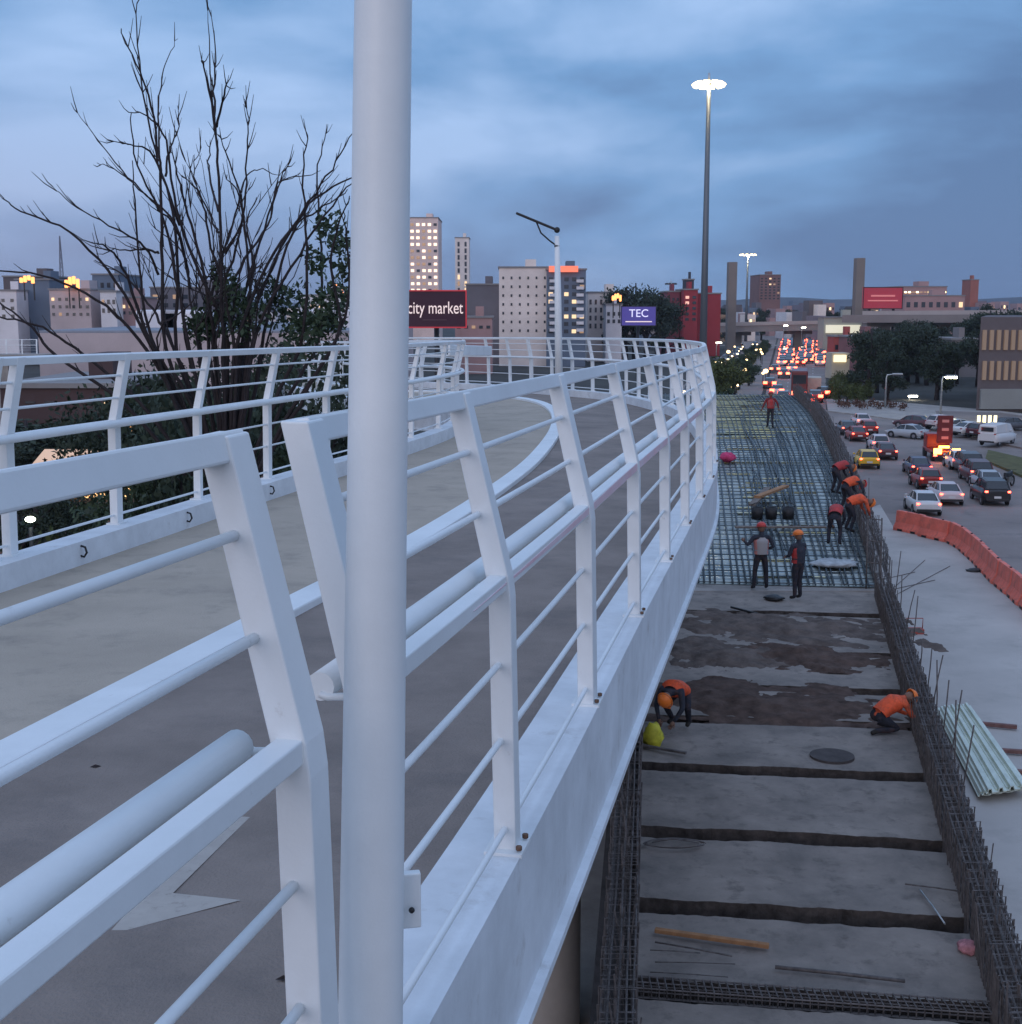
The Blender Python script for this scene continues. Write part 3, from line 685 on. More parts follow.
# ------------------------------------------------------------ cars
def sec(y, hw, zb, zt, sh=.86, ze=None):
    ze = ze or (zb+zt)/2
    return [(-hw*.92,y,zb),(-hw,y,zb+.12),(-hw,y,ze),(-hw*sh,y,zt),(0,y,zt+.015),(hw*sh,y,zt),(hw,y,ze),(hw,y,zb+.12),(hw*.92,y,zb)]
PAINT = {}
def paint(n, c): return mat('car_paint_'+n, c, .3, .1, spec=.6)
def car_meshes(kind):
    if kind == 'sedan':
        low = [(-2.2,.70,.42,.78),(-2.12,.82,.32,.95),(-1.6,.88,.26,.99),(-.6,.90,.24,.95),(.7,.90,.24,.93),(1.4,.88,.26,.86),(2.0,.82,.30,.72),(2.22,.68,.38,.6)]
        cab = [(-1.75,.70,.66,.95,.97),(-1.05,.74,.60,.95,1.38),(-.2,.75,.61,.94,1.46),(.45,.74,.58,.93,1.38),(1.2,.70,.62,.9,.93)]; wy = (-1.35,1.35); Ln = 4.44
    elif kind == 'hatch':
        low = [(-1.95,.72,.42,.85),(-1.88,.82,.32,1.0),(-1.3,.86,.26,1.02),(0,.87,.24,.97),(1.0,.86,.26,.9),(1.7,.80,.30,.74),(1.92,.66,.38,.62)]
        cab = [(-1.86,.70,.62,1.0,1.05),(-1.5,.74,.60,.98,1.45),(-.4,.75,.62,.96,1.54),(.35,.74,.58,.95,1.43),(1.1,.70,.62,.9,.93)]; wy = (-1.2,1.2); Ln = 3.9
    elif kind == 'suv':
        low = [(-2.25,.80,.48,1.0),(-2.18,.88,.38,1.12),(-1.4,.93,.32,1.14),(0,.93,.30,1.1),(1.2,.92,.32,1.06),(2.0,.86,.38,.95),(2.28,.74,.46,.8)]
        cab = [(-2.15,.80,.72,1.12,1.2),(-1.85,.82,.70,1.1,1.68),(-.4,.83,.70,1.1,1.78),(.5,.82,.66,1.08,1.66),(1.15,.78,.7,1.05,1.08)]; wy = (-1.4,1.4); Ln = 4.6
    else: # van
        low = [(-2.45,.86,.42,1.2),(-2.4,.93,.34,1.3),(-1.4,.95,.3,1.32),(.5,.95,.3,1.28),(1.5,.94,.32,1.15),(2.3,.88,.36,.95),(2.5,.76,.44,.8)]
        cab = [(-2.4,.86,.80,1.3,1.9),(-2.25,.88,.80,1.3,2.05),(0,.88,.80,1.28,2.12),(1.1,.86,.74,1.25,1.98),(1.9,.82,.72,1.1,1.14)]; wy = (-1.55,1.55); Ln = 5
    return low, cab, wy
CARS = {}
def make_car(kind, pn, pc, tails=True, label='', group=None, cat='car'):
    key = (kind, pn, tails)
    if key in CARS:
        r = copy_tree(CARS[key]); r['label'] = label; r['group'] = group or ''
        if not group: del r['group']
        return r
    low, cab, wy = car_meshes(kind); P = paint(pn, pc)
    root = empty('parked_car' if not tails else 'car', (0,0,0), label, cat, group)
    zt = 1 if kind != 'van' else 1.2
    m = MB(); m.loft([sec(y,hw,zb,zt_,.88) for y,hw,zb,zt_ in low], smooth=True)
    for s_ in (-1,1):
        for y in wy: m.tube([(s_*.80,y,.33),(s_*.915,y,.33)], .38, 20, mi=1)
    body = m.build('body', [P, BLACKP], root)
    m = MB(); m.loft([[(-hb,y,z0-.04),(-ht,y,z1-.05),(-ht*.85,y,z1),(ht*.85,y,z1),(ht,y,z1-.05),(hb,y,z0-.04)] for y,hb,ht,z0,z1 in cab], smooth=False)
    m.build('windows', P if kind == 'van' else GLASS, root)
    m = MB(); c2 = cab[1:-1]
    m.loft([[(-ht*.98,y,z1-.045),(-ht*.84,y,z1+.012),(ht*.84,y,z1+.012),(ht*.98,y,z1-.045)] for y,hb,ht,z0,z1 in c2]); 
    for s_ in (-1,1):
        for a, b in ((cab[0],cab[1]),(cab[-1],cab[-2])): m.beam((s_*a[1]*1.0,a[0],a[3]), (s_*b[2]*.96,b[0],b[4]-.01), .07, .05)
        mid = cab[2]; m.beam((s_*mid[1]*1.005,mid[0],mid[3]), (s_*mid[2]*1.0,mid[0],mid[4]-.04), .04, .09, up=Vector((0,1,0)))
    m.build('roof', P, root)
    if kind == 'van':
        m = MB(); a, b = cab[-1], cab[-2]; m.poly([(-a[1]*.9,a[0]+.02,a[3]+.05),(a[1]*.9,a[0]+.02,a[3]+.05),(b[2]*.9,b[0]+.05,b[4]-.08),(-b[2]*.9,b[0]+.05,b[4]-.08)]); m.box((0,-2.42,1.6),(1.2,.05,.4)); m.build('windscreen', GLASS, root)
    for s_ in (-1,1):
        for y in wy:
            m = MB(); m.tube([(s_*.74,y,.32),(s_*.90,y,.32)], [.32,.32], 20); wl = m.build('wheel', RUBBER, root, bevel=.02)
            m = MB(); m.tube([(s_*.89,y,.32),(s_*.925,y,.32)], [.2,.17], 12); m.build('rim', CHROME, wl)
        hb = low[1]; 
        m = MB(); m.box((s_*hb[1]*.84, hb[0]-.02, hb[3]-.12), (.20,.14,.12)); m.build('tail_light', TAIL if tails else mat('tail_off', (.3,.02,.02), .3), root, bevel=.03)
        hf = low[-2]; m = MB(); m.box((s_*hf[1]*.8, hf[0]+.10, hf[3]-.10), (.28,.2,.13)); m.build('headlight', mat('headlight_off', (.6,.6,.6), .2), root, bevel=.03)
        m = MB(); m.box((s_*(hf[1]+.13), .75, cab[3][3]+.1), (.18,.1,.13)); m.build('mirror', P, root, bevel=.02)
    m = MB(); m.box((0,low[0][0]-.005,.62),(.46,.03,.15)); m.build('number_plate', mat('plate', (.6,.6,.6), .5), root)
    m = MB(); m.box((0,low[0][0]+.05,.42),(1.5,.16,.16)); m.build('bumper', BLACKP, root, bevel=.04)
    bpy.context.view_layer.update(); CARS[key] = root; return root
HD = -math.atan(.222)
W_=(.62,.62,.62); SV=(.38,.4,.42); BK=(.02,.02,.022); RD=(.28,.025,.02); MR=(.09,.02,.025); YL=(.75,.45,.03); DP=(.05,.035,.07); DG=(.06,.06,.07)
near = [
 (866,467,'hatch','yellow',YL,True,'yellow car driving alone in the left lane',0),
 (922,512,'sedan','white',W_,True,'white sedan nearest the orange barriers, rear lights on',-.35),
 (944,502,'sedan','pearl',(.6,.5,.5),True,'pale sedan just right of and ahead of the nearest white sedan',-.35),
 (925,487,'hatch','red',RD,True,'dark red car directly ahead of the nearest white sedan',-.15),
 (917,474,'sedan','purple',DP,True,'dark purple car two ahead of the nearest white sedan, in front of the red car',-.1),
 (989,502,'suv','black',BK,True,'black pickup style car nearest at the right, last of the right hand queue',-.35),
 (986,489,'sedan','silver',SV,True,'silver car directly ahead of the black car in the right hand queue',-.35),
 (975,481,'suv','maroon',MR,True,'dark maroon car third from the back of the right hand queue',-.35),
 (966,472,'suv','darkgrey',DG,False,'dark grey car near the front of the right hand queue',-.35),
 (957,468,'hatch','white',W_,True,'small white car at the front left of the right hand queue',-.35),
 (884,458,'sedan','maroon',MR,True,'dark maroon car just ahead and right of the yellow car',0),
 (878,450,'hatch','pearl',(.6,.5,.5),True,'pale hatchback ahead of the maroon car and the yellow car',0),
 (856,440,'sedan','red',RD,True,'red car with glowing lights leftmost in the stopped group at the bend',0),
 (867,434,'hatch','red',RD,True,'red hatchback at the right of the stopped group at the bend',.1),
 (861,426,'sedan','pearl',(.6,.5,.5),True,'pale car at the front of the stopped group at the bend',.1),
 (846,434,'sedan','darkgrey',DG,True,'dark car behind the group at the bend, close to the ramp',0),
 (913,428,'sedan','maroon',MR,False,'dark maroon car turning by the far kerb',1.1),
 (907,438,'sedan','silver',SV,False,'small silver car crossing the open road',1.0),
 (997,446,'van','white',W_,False,'white van parked beside the grass verge',-.6),
 (984,439,'hatch','maroon',MR,False,'dark maroon hatchback parked next to the white van',-.9),
 (971,437,'sedan','white',W_,False,'white car parked second to the left of the white van',-1.0),
 (957,434,'sedan','silver',SV,False,'silver car parked in the row behind the tow truck',-1.0),
 (943,430,'hatch','pearl',(.6,.5,.5),False,'pale hatchback at the left end of the parked row',-1.0),
 (1010,432,'sedan','darkgrey',DG,False,'dark grey car parked behind the white van',-1.0)]
for px, py, kd, pn, pc, tl, lab, dr in near:
    r = make_car(kd, pn, pc, tl, lab, cat='van' if kd == 'van' else 'car'); p = U(px, py); z = .15 if py < 447 and px > 935 else .014
    r.location = (p.x,p.y,z); r.rotation_euler.z = HD+(dr*.9 if abs(dr) > .5 else .10+rnd.uniform(-.05,.05)); r.scale = (.82,)*3
# tow truck with tall panel and amber lights
p = U(940,459); root = empty('service_truck', (p.x,p.y,.014), 'service truck with a tall dark red panel and glowing amber lights on the road', 'truck', rz=HD+.1); root.scale = (.8,)*3
m = MB(); m.box((0,0,.75),(2.2,5.6,.35)); m.box((0,1.9,1.55),(2.1,1.6,1.3)); m.build('body', paint('red',RD), root, bevel=.08)
m = MB(); m.box((0,-1.5,2.85),(1.35,.3,2.5)); m.build('panel', paint('darkred',(.13,.015,.015)), root, bevel=.05)
for z in (2.1,2.85,3.6):
    m = MB(); m.box((0,-1.67,z),(.6,.04,.25)); m.build('panel_stripe', mat('pale_red', (.6,.25,.22), .6), root)
for x in (-.8,.8):
    m = MB(); m.box((x,-2.85,1.0),(.7,.12,.5)); m.build('amber_light', AMBER, root, bevel=.03)
    m = MB(); m.box((x*1.25,-2.84,.62),(.3,.1,.18)); m.build('tail_light', TAIL, root)
    for y in (-1.8,1.9):
        m = MB(); m.tube([(x*1.1,y,.42),(x*1.45,y,.42)], .42, 18); m.build('wheel', RUBBER, root)
m = MB(); m.box((0,-1.5,1.25),(.9,.12,.2)); m.build('beacon', AMBER, root)
# motorcycle with rider outline at the right kerb
p = U(1008,487); root = empty('motorcycle', (p.x,p.y,.02), 'dark motorcycle standing between the black car and the grass verge', 'motorcycle', rz=HD-.5)
for y in (-.65,.65):
    m = MB(); m.tube([(.3*0+.30*math.cos(t)*0, y+.30*math.cos(t), .32+.30*math.sin(t)) for t in [i*math.pi/8 for i in range(17)]], .055, 8, cap=False); m.build('wheel', RUBBER, root)
m = MB(); m.loft([[(-.12*q,y,z-.1),(.12*q,y,z-.1),(.10*q,y,z+.16),(-.10*q,y,z+.16)] for y,z,q in ((-.7,.78,.6),(-.3,.74,1),(0,.72,1.1),(.3,.8,1.1),(.5,.8,.6))]); m.build('tank', BLACKP, root, bevel=.03)
m = MB(); m.box((0,0,.45),(.22,.5,.35)); m.tube([(0,.65,.32),(0,.42,1.0)],.03,6); m.build('engine', CHROME, root)
m = MB(); m.tube([(-.35,.3,1.05),(0,.42,1.0),(.35,.3,1.05)],.015,6); m.build('handlebar', BLACKP, root)
# far traffic: one small mesh each, copied
def far_car(name, pc, pn, tails):
    low, cab, wy = car_meshes('sedan'); m = MB()
    m.loft([sec(y,hw,zb,zt,.88) for y,hw,zb,zt in low], smooth=True)
    m.loft([[(-hb,y,z0-.04),(-ht,y,z1),(ht,y,z1),(hb,y,z0-.04)] for y,hb,ht,z0,z1 in cab], mi=1)
    for s_ in (-1,1):
        for y in wy: m.tube([(s_*.74,y,.32),(s_*.91,y,.32)], .32, 10, mi=2)
        if tails: m.box((s_*.6,-2.16,.82),(.55,.16,.34), mi=3)
        else: m.box((s_*.62,2.2,.66),(.34,.14,.24), mi=3)
    return m.build(name, [paint(pn,pc), GLASS, RUBBER, TAILF if tails else HEADF])
T = [far_car('car', W_, 'white', True), far_car('car', DG, 'darkgrey', True), far_car('car', RD, 'red', True)]
Hh = [far_car('car', SV, 'silver', False), far_car('car', DG, 'darkgrey', False)]
used = set()
def far_place(P, i, p, rz, lab, grp):
    o = P if P.name not in used else P.copy()
    if P.name in used: COL.objects.link(o)
    used.add(P.name); o.location = (p[0],p[1],.02); o.rotation_euler.z = rz; tag(o, lab, 'car', grp)
k = 0
for row in range(19):
    y = 250+row*9.5
    for ln in range(5):
        if rnd.random() < .12: continue
        far_place(T[k%3], k, (lane((ln+.5)/5, y)+rnd.uniform(-.25,.25),y+rnd.uniform(-.8,.8)+2.3*(ln%2)), HD, 'small car with red tail lights in the distant queue before the overpass', 'cars queueing before the overpass'); k += 1
for (px,py,c,lab) in [(777,396,0,'pale car with red lights just beyond the walking man'),(770,388,2,'red car further up the avenue above the walking man'),(784,378,1,'dark car in the middle of the avenue left of the red bus'),(775,373,1,'dark car left lane of the avenue behind the far queue'),(792,372,0,'pale car right of the dark car behind the far queue'),(783,403,1,'dark car right of the walking man behind the end of the ramp'),(815,402,2,'red car just below the white truck'),(806,406,0,'pale car below the red bus'),(822,398,2,'red car right of the white truck')]:
    p = U(px,py); far_place(T[c], 0, (p.x,p.y), HD, lab, None)
for row in range(13):
    y = 165+row*17
    for ln in range(2):
        if rnd.random() < .2: continue
        far_place(Hh[(row+ln)%2], 0, (along(xl.x,xl.y,y)-10.5+ln*4.2,y+rnd.uniform(-4,4)), HD+math.pi, 'small oncoming car with bright headlights on the far carriageway', 'oncoming cars with headlights on')
# bus and truck
p = U(799,400); root = empty('bus', (p.x,p.y,.02), 'dark red bus seen from behind on the avenue', 'bus', rz=HD); root.scale = (.75,.9,1.15)
m = MB(); m.box((0,0,1.75),(2.5,9,2.8)); m.build('body', paint('busred',(.13,.015,.015)), root, bevel=.15)
m = MB(); m.box((0,-4.5,2.3),(2.0,.08,.9)); m.build('rear_window', GLASS, root)
for x in (-1,1):
    m = MB(); m.box((x,-4.52,.9),(.3,.1,.4)); m.build('tail_light', TAILF, root)
    for y in (-2.6,2.8):
        m = MB(); m.tube([(x*.95,y,.48),(x*1.25,y,.48)], .48, 14); m.build('wheel', RUBBER, root)
p = U(813,397); root = empty('box_truck', (p.x,p.y,.02), 'cream box truck right of the red bus', 'truck', rz=HD); root.scale = (.75,.8,.8)
m = MB(); m.box((0,-.6,1.9),(2.4,5.2,2.4)); m.build('cargo_box', mat('cream_panel', (.5,.45,.38), .6, var=.1), root, bevel=.05)
m = MB(); m.box((0,2.9,1.4),(2.2,1.7,1.9)); m.build('cab', paint('white',W_), root, bevel=.12)
for x in (-1,1):
    m = MB(); m.box((x,-3.24,.75),(.25,.1,.2)); m.build('tail_light', TAILF, root)
    for y in (-1.8,2.6):
        m = MB(); m.tube([(x*.85,y,.45),(x*1.15,y,.45)], .45, 14); m.build('wheel', RUBBER, root)
# ------------------------------------------------------------ people
SKIN = mat('skin', (.20,.11,.075), .6); TROU = mat('trousers', (.02,.022,.032), .9, var=.3, scale=9, bump=1, bscale=11, speck=(7, .5, .65, (.10,.05,.04), .5)); BOOT = mat('boot', (.02,.017,.015), .8)
def person(label, loc, rz, J, shirt, vest, helmet, stripe=None, scale=1.0, vm2=None):
    root = empty('person', loc, label, 'person', rz=rz); root.scale = (scale,)*3
    J = {k: Vector(v) for k, v in J.items()}
    bones = [('pelvis','spine','S'),('spine','chest','S'),('chest','neck','S'),('neck','head','K')]
    rad = {'pelvis':.135,'spine':.125,'chest':.15,'neck':.058,'head':.06}
    for s_ in 'LR':
        bones += [('chest','sh'+s_,'S'),('sh'+s_,'el'+s_,'S'),('el'+s_,'wr'+s_,'S'),('pelvis','hip'+s_,'T'),('hip'+s_,'kn'+s_,'T'),('kn'+s_,'an'+s_,'T'),('an'+s_,'toe'+s_,'B')]
        rad.update({'sh'+s_:.068,'el'+s_:.05,'wr'+s_:.034,'hip'+s_:.098,'kn'+s_:.066,'an'+s_:.05,'toe'+s_:.042})
    names = list(rad); me = bpy.data.meshes.new('person_body')
    me.from_pydata([J[n] for n in names], [(names.index(a), names.index(b)) for a,b,_ in bones], [])
    o = bpy.data.objects.new('tmp', me); COL.objects.link(o)
    sk = o.modifiers.new('skin', 'SKIN'); sk.use_smooth_shade = True
    for i, n in enumerate(names):
        me.skin_vertices[0].data[i].radius = (rad[n], rad[n]*(.78 if n in ('chest','spine','pelvis') else 1)); me.skin_vertices[0].data[i].use_root = (n == 'pelvis')
    ss = o.modifiers.new('sub', 'SUBSURF'); ss.levels = 2; ss.render_levels = 2
    dg = bpy.context.evaluated_depsgraph_get(); dg.update()
    em = bpy.data.meshes.new_from_object(o.evaluated_get(dg)); bpy.data.objects.remove(o)
    m = MB(); m.b.from_mesh(em)
    mi = {'S':1,'K':0,'T':2,'B':3}
    for f in m.b.faces:
        c = f.calc_center_median(); best = 9; bi = 1
        for a, b, t in bones:
            A, B_ = J[a], J[b]; d = B_-A; q = max(0, min(1, (c-A).dot(d)/max(1e-6,d.length_squared))); D = (c-A-d*q).length-rad[a]*.5
            if D < best: best = D; bi = mi[t]
        f.material_index = bi; f.smooth = True
    h = J['head']; up = (J['head']-J['neck']).normalized(); fw = J['face'].normalized() if 'face' in J else Vector((0,1,0))
    fw = (fw-up*fw.dot(up)).normalized(); rt = fw.cross(up)
    HM = Matrix.Translation(h+up*.06) @ Matrix(((rt.x,fw.x,up.x,0),(rt.y,fw.y,up.y,0),(rt.z,fw.z,up.z,0),(0,0,0,1)))
    m.sphere((0,0,0), .108, .82, .98, 1.15, 16, M=HM); m.sphere((0,.105,-.015), .022, .8, 1, 1.3, 8, M=HM)
    for s_ in (-1,1):
        m.sphere((s_*.09,0,-.01), .026, .5, 1, 1.3, 8, M=HM); m.sphere((s_*.035,.095,.02), .012, seg=6, mi=3, M=HM)
    m.box((0,.1,-.06), (.05,.012,.01), M=HM, mi=3)
    for s_ in 'LR':                         # hands: palm, four fingers, thumb
        w_, e_ = J['wr'+s_], J['el'+s_]; d = (w_-e_).normalized(); sd = d.cross(Vector((0,1,.2))).normalized(); nn = sd.cross(d)
        m.tube([w_, w_+d*.05, w_+d*.09], [.03,.04,.034], 8)
        for k, ln in enumerate((.07,.08,.075,.058)):
            b0 = w_+d*.085+sd*(k-1.5)*.02; m.tube([b0, b0+d*ln*.5+nn*.01, b0+d*ln*.85+nn*.035], [.01,.0095,.008], 6)
        b0 = w_+d*.03-sd*.03; m.tube([b0, b0+d*.03-sd*.03+nn*.012, b0+d*.06-sd*.035+nn*.03], [.012,.011,.009], 6)
    m.build('body', [SKIN, shirt, TROU, BOOT], root, fix=False)
    # vest shell around the spine
    P = [J['pelvis']+(J['spine']-J['pelvis'])*.2, J['spine'], J['chest'], J['chest'].lerp(J['neck'],.55)]
    sh = (J['shR']-J['shL']); sh = sh.normalized(); rings = []
    for i, p in enumerate(P):
        t = (P[min(i+1,3)]-P[max(i-1,0)]).normalized(); x = (sh-t*sh.dot(t)).normalized(); y = t.cross(x)
        a, b = ((.185,.145),(.185,.15),(.215,.16),(.13,.10))[i]
        rings.append([p+x*a*math.cos(2*math.pi*k/16)+y*b*math.sin(2*math.pi*k/16) for k in range(16)])
    mm = MB(); full = []
    for a, b in zip(rings, rings[1:]):
        for q in range(4): full.append([pa.lerp(pb, q/4) for pa, pb in zip(a, b)])
    full.append(rings[-1]); mm.loft(full, smooth=True, cap=False)
    mm.b.faces.ensure_lookup_table()
    for i, f in enumerate(mm.b.faces):
        r_, c_ = divmod(i, 16)
        if r_ in (3,) or (c_ in (2,5,10,13) and r_ > 3): f.material_index = 1
        elif vm2 and c_ in (3,4,11,12,10,13): f.material_index = 2
    mm.build('vest', [vest, stripe or mat('reflective', (.6,.6,.55), .3), vm2 or vest], root)
    mm = MB(); mm.sphere((0,0,.045), .135, .93, 1.08, .85, 16, M=HM)
    geom = [v for v in mm.b.verts if (HM.inverted() @ v.co).z < .02]; bmesh.ops.delete(mm.b, geom=geom, context='VERTS')
    mm.tube([HM @ Vector((.128*math.cos(t), .148*math.sin(t)+(.03 if math.sin(t) > .3 else 0), .025)) for t in [i*math.pi/10 for i in range(21)]], .012, 6, cap=False)
    mm.box((0,.17,.022), (.14,.06,.012), M=HM)
    mm.build('hard_hat', helmet, root)
    return root
OV = mat('vest_orange', (.75,.10,.03), .7, var=.15, scale=8, bump=1, bscale=11, speck=(7, .5, .65, (.10,.05,.04), .5)); RV = mat('vest_red', (.42,.04,.04), .7, var=.2, scale=8, bump=1, bscale=11, speck=(7, .5, .65, (.10,.05,.04), .5)); PV = mat('vest_pink', (.55,.22,.2), .7, var=.25, scale=8)
DS = mat('dark_shirt', (.03,.035,.05), .9, var=.3, scale=8, bump=1, bscale=11, speck=(7, .5, .65, (.10,.05,.04), .5)); RS = mat('red_shirt', (.2,.03,.03), .9); OS = mat('orange_shirt', (.6,.1,.04), .9, var=.2, scale=8, bump=1, bscale=11, speck=(7, .5, .65, (.10,.05,.04), .5))
HO = mat('hard_hat_orange', (.85,.20,.03), .35); HR = mat('hard_hat_red', (.55,.05,.04), .35)
def stand(wide=.11, el=None, er=None, stepf=0, **k):
    J = dict(pelvis=(0,0,.93), spine=(0,.0,1.08), chest=(0,.02,1.30), neck=(0,.0,1.50), head=(0,.02,1.58),
        shL=(-.19,0,1.42), shR=(.19,0,1.42), elL=(-.27,-.02,1.14), elR=(.27,-.02,1.14), wrL=(-.28,.08,.90), wrR=(.28,.08,.90),
        hipL=(-.09,0,.88), hipR=(.09,0,.88), knL=(-wide,.02+stepf*.5,.49), knR=(wide,.02-stepf*.2,.49), anL=(-wide-.02,-.01+stepf,.09), anR=(wide+.02,-.01-stepf,.10), toeL=(-wide-.04,.15+stepf,.05), toeR=(wide+.04,.15-stepf,.05), face=(0,1,0))
    J.update(k); return J
def ground_at(px, py, z): return U(px, py, z)
p = ground_at(760,590,ZD+.02); person('man in red hard hat and grey pink vest, left of the two standing men', p, .1, stand(.15, elL=(-.36,-.02,1.2), wrL=(-.42,.12,1.28), elR=(.3,-.08,1.16), wrR=(.16,.1,1.05)), DS, PV, HR, stripe=mat('grey_vest', (.35,.33,.33), .7), vm2=mat('grey_vest', (.35,.33,.33), .7))
p = ground_at(797,600,ZD+.02); person('man in orange hard hat and dark top, right of the two standing men', p, .5, stand(.07, elR=(.24,.12,1.16), wrR=(.12,.3,1.12), elL=(-.26,.05,1.15), wrL=(-.15,.27,1.08)), DS, RV, HO, stripe=DS, vm2=DS)
p = ground_at(770,428,5.2); person('man in dark red top walking up the rebar mat far away', p, 0, stand(.09, stepf=.1, elL=(-.33,-.05,1.16), wrL=(-.40,.02,.94), elR=(.33,-.05,1.16), wrR=(.40,.04,.94)), RS, RV, HR, stripe=mat('pink_stripe', (.3,.08,.08), .6), scale=1.0)
kneel = dict(pelvis=(0,-.1,.32), spine=(0,.05,.43), chest=(0,.26,.52), neck=(0,.43,.58), head=(0,.51,.58), shL=(-.18,.34,.55), shR=(.18,.34,.55),
    elL=(-.26,.44,.30), elR=(.26,.46,.30), wrL=(-.16,.66,.2), wrR=(.16,.68,.2), hipL=(-.10,-.1,.28), hipR=(.10,-.1,.28), knL=(-.2,.26,.32), knR=(.22,.2,.08),
    anL=(-.18,.06,.08), anR=(.16,-.22,.08), toeL=(-.18,.2,.05), toeR=(.16,-.36,.04), face=(0,.7,-.7))
p = ground_at(882,731,ZD+.02); person('man in orange hard hat and orange vest crouching by the right edge cage', p, -R(70), kneel, OS, OV, HO, stripe=OV, scale=.95)
bend = dict(pelvis=(0,-.1,.88), spine=(0,.08,.98), chest=(0,.32,1.02), neck=(0,.50,.98), head=(0,.58,.93), shL=(-.19,.38,1.0), shR=(.19,.38,1.0),
    elL=(-.24,.46,.72), elR=(.24,.46,.72), wrL=(-.14,.58,.5), wrR=(.14,.58,.5), hipL=(-.1,-.08,.84), hipR=(.1,-.08,.84), knL=(-.16,.06,.48), knR=(.16,.06,.48),
    anL=(-.16,-.08,.09), anR=(.16,-.08,.09), toeL=(-.18,.08,.05), toeR=(.18,.08,.05), face=(0,.5,-.8))
p = ground_at(679,726,ZD+.02); person('man in orange vest bending over beside the footbridge, at the left of the slabs', p, R(150), {**bend, 'pelvis':(0,-.1,.62),'hipL':(-.1,-.08,.58),'hipR':(.1,-.08,.58),'knL':(-.22,.16,.42),'knR':(.22,.16,.42),'spine':(0,.08,.72),'chest':(0,.32,.78),'neck':(0,.5,.74),'head':(0,.58,.7),'shL':(-.19,.38,.76),'shR':(.19,.38,.76),'elL':(-.25,.46,.48),'elR':(.25,.46,.48),'wrL':(-.14,.58,.26),'wrR':(.14,.58,.26)}, DS, OV, HO, stripe=OV, scale=.98)
for px, py, z, rz, v, h, sh_, lab, dd in [
    (836,494,4.55,-R(70),RV,HO,DS,'farthest left of the bent workers at the right cage, dark top and orange hard hat',0),
    (846,512,4.4,-R(65),OV,HR,DS,'worker in red vest bending over the right cage, between two others',0),
    (850,532,4.2,-R(80),OV,HO,OS,'worker in bright orange top leaning far out over the right cage',0),
    (834,545,4.1,-R(20),RV,HO,DS,'worker with orange hard hat bent low, nearest of the group at the right cage',0)]:
    p = ground_at(px,py,z); person(lab, p, rz, bend, sh_, v, h, stripe=v, scale=1.0)
p = ground_at(1012,452,0.0)
# ------------------------------------------------------------ trees
def leafcloud(m, c, r, n, ls, rn, sz=1.0, mi=0):
    for _ in range(n):
        while True:
            v = Vector((rn.uniform(-1,1),rn.uniform(-1,1),rn.uniform(-1,1)))
            if v.length < 1: break
        v = v*(.55+.45*rn.random())
        p = c+Vector((v.x*r,v.y*r,v.z*r*sz)); a = Vector((rn.gauss(0,1),rn.gauss(0,1),rn.gauss(0,1))).normalized(); b = a.cross(Vector((rn.gauss(0,1),rn.gauss(0,1),rn.gauss(0,1)))).normalized()
        s_ = ls*rn.uniform(.6,1.3)
        f = m.b.faces.new([m.b.verts.new(p+a*s_), m.b.verts.new(p+b*s_*.5), m.b.verts.new(p-a*s_), m.b.verts.new(p-b*s_*.5)]); f.material_index = mi
def tree_proto(seed, H, W, lm, ls=.22, n=3200, low=.12):
    rn = random.Random(seed)
    root = empty('tree', (0,0,0), 'x', 'tree')
    m = MB(); m.tube([(0,0,0),(.1,0,H*.3),(-.05,.1,H*.6),(0,0,H*.85)], [W*.05,W*.04,W*.025,W*.01], 8)
    cl_ = []
    for i in range(13):
        a = rn.uniform(0,6.28); rr = W*.5*rn.uniform(.2,.8); z = H*rn.uniform(low+.1,.88); k = 1-.5*abs(z/H-.55)
        c = Vector((rr*math.cos(a)*k, rr*math.sin(a)*k, z)); cl_.append((c, W*rn.uniform(.16,.28)))
        m.tube([(0,0,z*.55), (c*.5)+Vector((0,0,z*.32)), c], [W*.018,W*.012,W*.005], 5)
    m.build('trunk', BARK, root)
    m = MB()
    for c, r in cl_: leafcloud(m, c, r, n//13, ls, rn, .8)
    m.build('crown', lm, root, fix=False); return root
TP = [tree_proto(1,8,7,LEAF2), tree_proto(2,10,7,LEAF2), tree_proto(3,6,6,LEAF), tree_proto(4,5,6,LEAF3,.2,1700,.0)]
TP += [tree_proto(11,8,7,LEAF2,.10,9500,.10), tree_proto(12,10,7,LEAF,.10,9500,.10)]
bpy.context.view_layer.update()
usedt = set()
def tree(i, x, y, s, lab, grp, z=0):
    P = TP[i]; o = P if i not in usedt else copy_tree(P); usedt.add(i)
    o.location = (x,y,z); o.scale = (s,s,s*rnd.uniform(.9,1.1)); o.rotation_euler.z = rnd.uniform(0,6.28); tag(o, lab, 'tree', grp); return o
# dark wood right of the avenue
for k in range(46):
    px = rnd.uniform(866,985); y = rnd.uniform(158,290); x = (px-511)/F*y
    tree(k%2, x, y, rnd.uniform(.7,1.0), 'dark leafy tree in the wood between the avenue and the brown building', 'trees in the dark wood right of the avenue')
for k in range(10):
    p = U(rnd.uniform(832,870), rnd.uniform(392,404)); tree(3, p.x, p.y, rnd.uniform(.4,.6), 'low bush on the bank beside the right kerb of the avenue', 'bushes on the bank')
